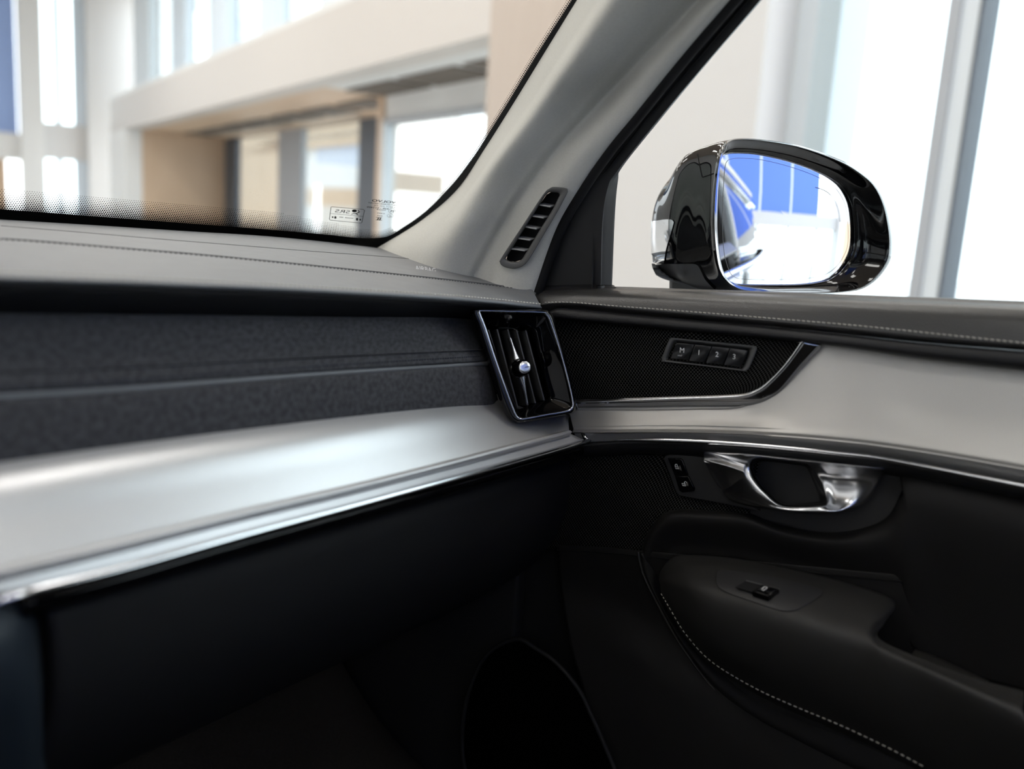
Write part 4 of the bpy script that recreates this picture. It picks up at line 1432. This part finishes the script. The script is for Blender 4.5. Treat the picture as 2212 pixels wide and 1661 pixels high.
# armrest
AA = [(1424, 1252, .852), (1428, 1232, .852), (1450, 1206, .852), (1485, 1198, .852), (1588, 1205, .852), (1712, 1229, .852), (1850, 1264, .852), (1932, 1298, .848), (1912, 1345, .815), (1897, 1376, .795), (1960, 1410, .79), (2110, 1465, .79), (2212, 1492, .79)]
AB = [(1425, 1256, .846), (1433, 1246, .838), (1458, 1232, .825), (1495, 1225, .815), (1595, 1240, .80), (1705, 1270, .795), (1820, 1310, .795), (1880, 1338, .79), (1888, 1365, .785), (1892, 1386, .782), (1950, 1418, .78), (2105, 1478, .775), (2212, 1512, .775)]
AC = [(1426, 1262, .842), (1438, 1262, .825), (1468, 1268, .795), (1510, 1280, .775), (1600, 1308, .765), (1700, 1338, .76), (1800, 1368, .76), (1860, 1388, .76), (1885, 1398, .758), (1905, 1408, .756), (1960, 1432, .755), (2110, 1500, .75), (2212, 1545, .75)]
AD = [(1428, 1275, .840), (1444, 1300, .822), (1480, 1335, .795), (1530, 1375, .778), (1620, 1415, .77), (1710, 1445, .768), (1800, 1475, .768), (1860, 1497, .768), (1900, 1512, .766), (1940, 1528, .765), (2010, 1555, .765), (2130, 1600, .762), (2260, 1650, .76)]
AE = [(1430, 1290, .842), (1450, 1322, .832), (1484, 1375, .82), (1540, 1434, .812), (1630, 1490, .806), (1710, 1528, .804), (1800, 1566, .802), (1860, 1593, .802), (1910, 1617, .80), (1960, 1643, .80), (2030, 1678, .80), (2160, 1735, .80), (2290, 1790, .80)]
AF = [(a, b + 8, x + .03) for a, b, x in AE]
arm = loft('armrest', [[onx(a, b, x + .02) for a, b, x in AA]] and [[onx(*p) for p in r] for r in (AA, AB, AC, AD, AE, AF)], 'armrest_leather', door, nu=120, nv=50, thick=0.006)
b_arm = bvh_of([arm])
stitches('stitching', hits([(1430, 1284), (1450, 1318), (1483, 1371), (1538, 1429), (1628, 1484), (1708, 1521), (1800, 1559), (1860, 1586), (1930, 1620), (1990, 1652)], b_arm, .0004), 0.0052, 0.0036, 0.0005, 'thread_light', arm)
# window switch plate
SWO = [(1547, 1254), (1549, 1242), (1557, 1234), (1600, 1237), (1671, 1249), (1730, 1263), (1766, 1273), (1776, 1279), (1775, 1286), (1758, 1298), (1735, 1311), (1718, 1319), (1688, 1320), (1640, 1305), (1590, 1288), (1563, 1277), (1550, 1267)]
s_c = hit(1650, 1277, b_arm)
sa1, sa2, sa3 = hit(1570, 1255, b_arm), hit(1750, 1285, b_arm), hit(1690, 1310, b_arm)
SN = (sa2 - sa1).cross(sa3 - sa1).normalized()
if SN.dot(CAM - s_c) < 0:
    SN = -SN


def sp(a, b, off=0.0):
    return onp(a, b, s_c + SN * off, SN)


_o = [(p.x, p.y) for p in even(cr(v2(SWO), 160, True), 60, True)]
_c = [(1660, 1279)] * 60
swp = loft_on('switch_plate', [_o, mixl(_o, _c, .03), mixl(_o, _c, .5), mixl(_o, _c, .97)], b_arm, .0014, 'plastic_dark', arm, nu=60, nv=13, closed=True, ulin=True, thick=0.003)
b_arm = bvh_of([swp])
s_c = hit(1650, 1275, b_arm)
sa1, sa2, sa3 = hit(1600, 1262, b_arm), hit(1690, 1275, b_arm), hit(1650, 1290, b_arm)
SN = (sa2 - sa1).cross(sa3 - sa1).normalized()
if SN.dot(CAM - s_c) < 0:
    SN = -SN
rc = [(1589, 1268), (1612, 1254), (1684, 1273), (1660, 1290)]
plate('switch_well', [sp(a, b, .0012) for a, b in rc], 'soft_black', swp, 0.001)
obt = [(1625, 1279), (1647, 1263), (1684, 1273), (1660, 1290)]
plate('window_switch', [sp(a, b, .005) for a, b in ((1625, 1276), (1647, 1261), (1683, 1271), (1659, 1287))], 'piano_black', swp, 0.006, 0.0015, 3)
wi = ribbon('window_icon', [sp(a, b, .0056) for a, b in ((1645.5, 1272), (1652, 1267), (1657, 1268.5), (1656, 1271), (1648.5, 1275.5))], 0.0006, 'print_white', swp, SN, True)
tube('well_edge', [sp(1612, 1254, .0016), sp(1684, 1273, .0016)], 0.0005, 'plastic_grey', swp, sides=6)
# bottom of the grip pocket: ribbed bright mat
loft('pocket_mat', [dx([(1976, 1401), (2020, 1417), (2075, 1442), (2135, 1470)], .845, 0, 0), dx([(1966, 1420), (2010, 1438), (2070, 1462), (2135, 1484)], .80, 0, 0)], 'speaker_mesh', door, nu=20, nv=6, thick=0.003)

# lower edge with piped seam
SE = [(1380, 1190), (1384, 1215), (1395, 1250), (1436, 1331), (1477, 1400), (1547, 1491), (1630, 1557), (1712, 1602), (1832, 1661), (2000, 1735)]
SI = [(1428, 1252), (1428, 1262), (1434, 1290), (1460, 1338), (1500, 1392), (1570, 1455), (1660, 1508), (1760, 1552), (1900, 1612), (2100, 1705)]
loft('lower_bolster', [dx(SE, .868, 0, .3), dx(mixl(SE, SI, .12), .858, 0, .3), dx(mixl(SE, SI, .5), .860, 0, .3), dx(SI, .868, 0, .3)], 'insert_black', door, nu=80, nv=24, thick=0.005)
tube('piping', dx([(1379, 1192), (1383, 1216), (1394, 1251), (1435, 1332), (1476, 1401), (1546, 1492), (1629, 1558), (1711, 1603), (1831, 1662)], .861, 0, .3), 0.0016, 'armrest_leather', door, n=80, sides=6)
# map pocket below the grille
m0 = [(1205, 1178), (1260, 1180), (1320, 1184), (1384, 1190)]
m1 = [(1210, 1260), (1270, 1280), (1330, 1300), (1402, 1330)]
m2 = [(1230, 1385), (1300, 1400), (1380, 1430), (1470, 1480)]
m3 = [(1260, 1500), (1350, 1540), (1460, 1600), (1640, 1680)]
m4 = [(1300, 1700), (1400, 1740), (1560, 1800), (1760, 1850)]
loft('map_pocket', [dx(m0, .876, 0, .4), dx(m0, .866, 0, .4), dx(mixl(m0, m1, .1), .863, 0, .4), dx(m1, .870, 0, .4), dx(m2, .856, 0, .4), dx(m3, .850, 0, .4), dx(m4, .852, 0, .4)], 'insert_black', door, nu=60, nv=48, thick=0.006)

# footwell
kick = empty('footwell_trim', V((0.8, 0.6, 0.42)))
tag(kick, 'dark footwell side trim with round woven loudspeaker cover below the glove box', 'footwell trim')
KS = [(1110, 1381), (1160, 1403), (1205, 1435), (1250, 1489), (1275, 1540), (1295, 1584), (1327, 1661), (1345, 1720), (1300, 1790), (1150, 1800), (1020, 1700), (1000, 1560), (1040, 1430)]
sg = plate('speaker_cover', even(cr([onx(a, b, .842) for a, b in KS], 160, True), 80, True), 'speaker_holes', kick, 0.004, 0.002, 3)
tube('cover_rim', [onx(a, b, .8405) for a, b in KS], 0.0028, 'soft_black', kick, n=90, sides=8, closed=True)
aabox('side_trim', .862, .884, .52, .95, .42, .98, 'soft_black', kick, 0.005)
cpt = loft('footwell_carpet', [[V((x, y, z)) for x in (-.2, .2, .5, .85)] for y, z in ((0.95, .95), (.92, .77), (.80, .59), (.6, .47), (.2, .455))], 'carpet', None, nu=20, nv=30, thick=0.02)
tag(cpt, 'black carpet lining the passenger footwell', 'carpet')
mt = [V((.30, .24, .475)), V((.30, .55, .475)), V((.36, .60, .475)), V((.60, .62, .475)), V((.70, .58, .475)), V((.74, .24, .475))]
mat_o = plate('floor_mat', even(cr(mt, 80, True), 60, True), 'carpet', None, 0.008, 0.003, 2)
tag(mat_o, 'black floor mat lying on the footwell carpet', 'mat')

# ================================================================== wing mirror
MC = onx(1695, 470, 1.06)
MN = V((-.60, -.80, 0.02)).normalized()


def mp(px, py, off=0.0):
    return onp(px, py, MC + MN * off, MN)


mir = empty('wing_mirror', V((1.0, .35, 1.1)))
tag(mir, 'glossy black wing mirror with convex glass outside the side window', 'wing mirror')
RO = [(1543, 477), (1546, 408), (1554, 347), (1565, 317), (1576, 304), (1601, 298.5), (1661, 303), (1736, 317), (1819, 347), (1868, 377), (1896, 405), (1915, 446), (1926, 499), (1928, 535), (1923, 564), (1902, 596), (1874, 619), (1846, 628.5), (1791, 634), (1681, 635), (1620, 630), (1588, 620), (1567, 603), (1554, 580), (1546, 532)]
GL = [(1550, 477), (1552, 410), (1556, 355), (1561, 339), (1570, 334), (1590, 332), (1640, 335.5), (1708, 352), (1770, 375), (1808, 398), (1826, 420), (1837, 448), (1842, 492), (1841.5, 530), (1834, 555), (1817, 581), (1795, 599), (1768, 608), (1720, 613), (1640, 614), (1602, 613), (1583, 610), (1568, 598), (1557, 565), (1552, 530)]
nL = len(RO)
# bezel: rim, dished inner face down to the glass
rim = loft('bezel', [[mp(a, b, .004) for a, b in RO], [mp(a, b, .010) for a, b in mixl(RO, GL, .06)], [mp(a, b, .010) for a, b in mixl(RO, GL, .14)], [mp(a, b, -.004) for a, b in mixl(RO, GL, .6)], [mp(a, b, -.010) for a, b in mixl(RO, GL, .93)], [mp(a, b, -.022) for a, b in mixl(RO, GL, 1.0)]], 'piano_black', mir, nu=150, nv=40, closed=True)
# slightly convex glass
gcx = (1698, 472)
rad = 1.5
rows = []
for k in range(0, 13):
    f = k / 12
    row = []
    for a, b in cr(v2(GL), 100, True) and [(p.x, p.y) for p in cr(v2(GL), 100, True)]:
        q = (gcx[0] + (a - gcx[0]) * (1 - f) , gcx[1] + (b - gcx[1]) * (1 - f))
        p = mp(q[0], q[1], -.015)
        r2 = (p - mp(*gcx, -.015)).length_squared
        row.append(p + MN * (0.004 - r2 / (2 * rad)))
    rows.append(row)
glass = gridmesh('mirror_glass', rows[:-1] + [[rows[-1][0].copy() for _ in rows[-1]]], 'mirror_silver', mir, closed=True)
bmx = bmesh.new()
bmx.from_mesh(glass.data)
bmesh.ops.remove_doubles(bmx, verts=bmx.verts, dist=1e-6)
bmx.to_mesh(glass.data)
bmx.free()
for p in glass.data.polygons:
    p.use_smooth = True
b_gl = bvh_of([glass])
ribs = [hit(gcx[0] + (a - gcx[0]) * .93, gcx[1] + (b - gcx[1]) * .93, b_gl, .0004) for a, b in [(p.x, p.y) for p in cr(v2(GL), 100, True)]]
ribbon('wide_angle_line', ribs, 0.0004, 'print_grey', glass, MN, True)
# blind spot lamp slit behind the glass
bl = hits([(1763, 405), (1780, 411), (1795, 422), (1806, 440), (1812, 460), (1815, 478)], b_gl, .0004)
bm = bmesh.new()
for p in even(cr(bl, 80), 46):
    t1 = UP.cross(MN).normalized()
    t2 = MN.cross(t1)
    for j in (-1, 0, 1):
        c = p + t1 * (j * .0012)
        bm.faces.new([bm.verts.new(c + (t1 * math.cos(a * math.pi / 3) + t2 * math.sin(a * math.pi / 3)) * .0004) for a in range(6)])
bd = from_bm('warning_lamp_dots', bm, 'print_grey', glass, False)
bd['kind'] = 'stuff'


def supl(Lx, Rx, Ty, By, n, e=2.7):
    out = []
    cx, cy, hx, hy = (Lx + Rx) / 2, (Ty + By) / 2, (Rx - Lx) / 2, (By - Ty) / 2
    for i in range(n):
        a = math.pi + 2 * math.pi * i / n
        c, s = math.cos(a), math.sin(a)
        out.append((cx + hx * math.copysign(abs(c) ** (2 / e), c), cy + hy * math.copysign(abs(s) ** (2 / e), s)))
    return out


# match the bezel loop by angle
def rimloop(n):
    P = [(p.x, p.y) for p in cr(v2(RO), 400, True)]
    cx, cy = 1735, 467
    out = []
    for i in range(n):
        a = math.pi + 2 * math.pi * i / n
        best = min(P, key=lambda q: abs((math.atan2((q[1] - cy) / 168, (q[0] - cx) / 192) - a + math.pi) % (2 * math.pi) - math.pi))
        out.append(best)
    return out


NH = 96
RL = rimloop(NH)


def rl(Lx, Rx, Ty, By):
    return [(Lx + (x - 1543) / 385 * (Rx - Lx), Ty + (y - 298.5) / 336.5 * (By - Ty)) for x, y in RL]


hl = [[mp(a, b, .004) for a, b in rimloop(NH)],
      [mp(a, b, -.012) for a, b in rl(1536, 1922, 299, 636)],
      [mp(a, b, -.035) for a, b in rl(1498, 1880, 309, 634)],
      [mp(a, b, -.06) for a, b in rl(1452, 1810, 330, 630)],
      [mp(a, b, -.085) for a, b in mixl(rl(1424, 1740, 356, 624), supl(1425, 1740, 350, 623, NH), .6)],
      [mp(a, b, -.105) for a, b in supl(1409, 1690, 376, 616, NH, 2.8)],
      [mp(a, b, -.12) for a, b in supl(1409, 1600, 440, 605, NH, 2.4)],
      [mp(a, b, -.126) for a, b in supl(1440, 1560, 480, 580, NH, 2.2)]]
hous = loft('housing', hl, 'car_black', mir, nu=NH * 2, nv=60, closed=True, caps=True)
b_h = bvh_of([hous])
# matt lower cover
loft_on('lower_cover', [[(1407.5, 569), (1440, 569), (1475, 569), (1500, 569), (1510, 573), (1516, 583), (1526, 602), (1547, 624)], [(1410, 580), (1440, 584), (1472, 588), (1496, 592), (1506, 598), (1513, 606), (1524, 616), (1543, 628)], [(1417, 594), (1432, 602), (1460, 610), (1485, 614), (1500, 618), (1512, 621), (1524, 625), (1540, 632)]], b_h, .0025, 'mirror_matte', mir, nu=40, nv=14, vlin=False)
# indicator lens wrapping the outer corner
loft_on('indicator_lens', [[(1409, 478), (1424, 476), (1438, 474), (1452, 474.5), (1457, 480)], [(1409, 500), (1420, 500), (1432, 499), (1444, 502), (1450, 506)], [(1409, 535), (1417, 535), (1426, 535), (1436, 536), (1441, 537)], [(1410, 567), (1416, 567), (1423, 567), (1431, 567), (1436, 567)]], b_h, .0015, 'lens_clear', mir, nu=24, nv=20, vlin=False)
hp_ = hits([(1507, 333), (1511, 355), (1517, 381), (1521, 382), (1541, 375)], b_h, .0002)
if len(hp_) > 2:
    tube('seam', hp_, 0.0006, 'rubber', hous, n=30, sides=6, smooth_path=False)
# foot that carries it down to the door
ft = [[mp(a, b, o) for a, b, o in r] for r in (
    ((1446, 606, -.08), (1480, 610, -.06), (1520, 616, -.05), (1560, 622, -.045), (1600, 628, -.045), (1640, 630, -.05)),
    ((1446, 640, -.08), (1480, 646, -.06), (1520, 652, -.05), (1560, 660, -.045), (1600, 664, -.045), (1640, 668, -.05)),
    ((1446, 690, -.075), (1480, 696, -.055), (1520, 702, -.045), (1560, 708, -.04), (1600, 712, -.04), (1640, 716, -.045)))]
loft('foot', ft, 'mirror_matte', mir, nu=24, nv=12, thick=0.04)
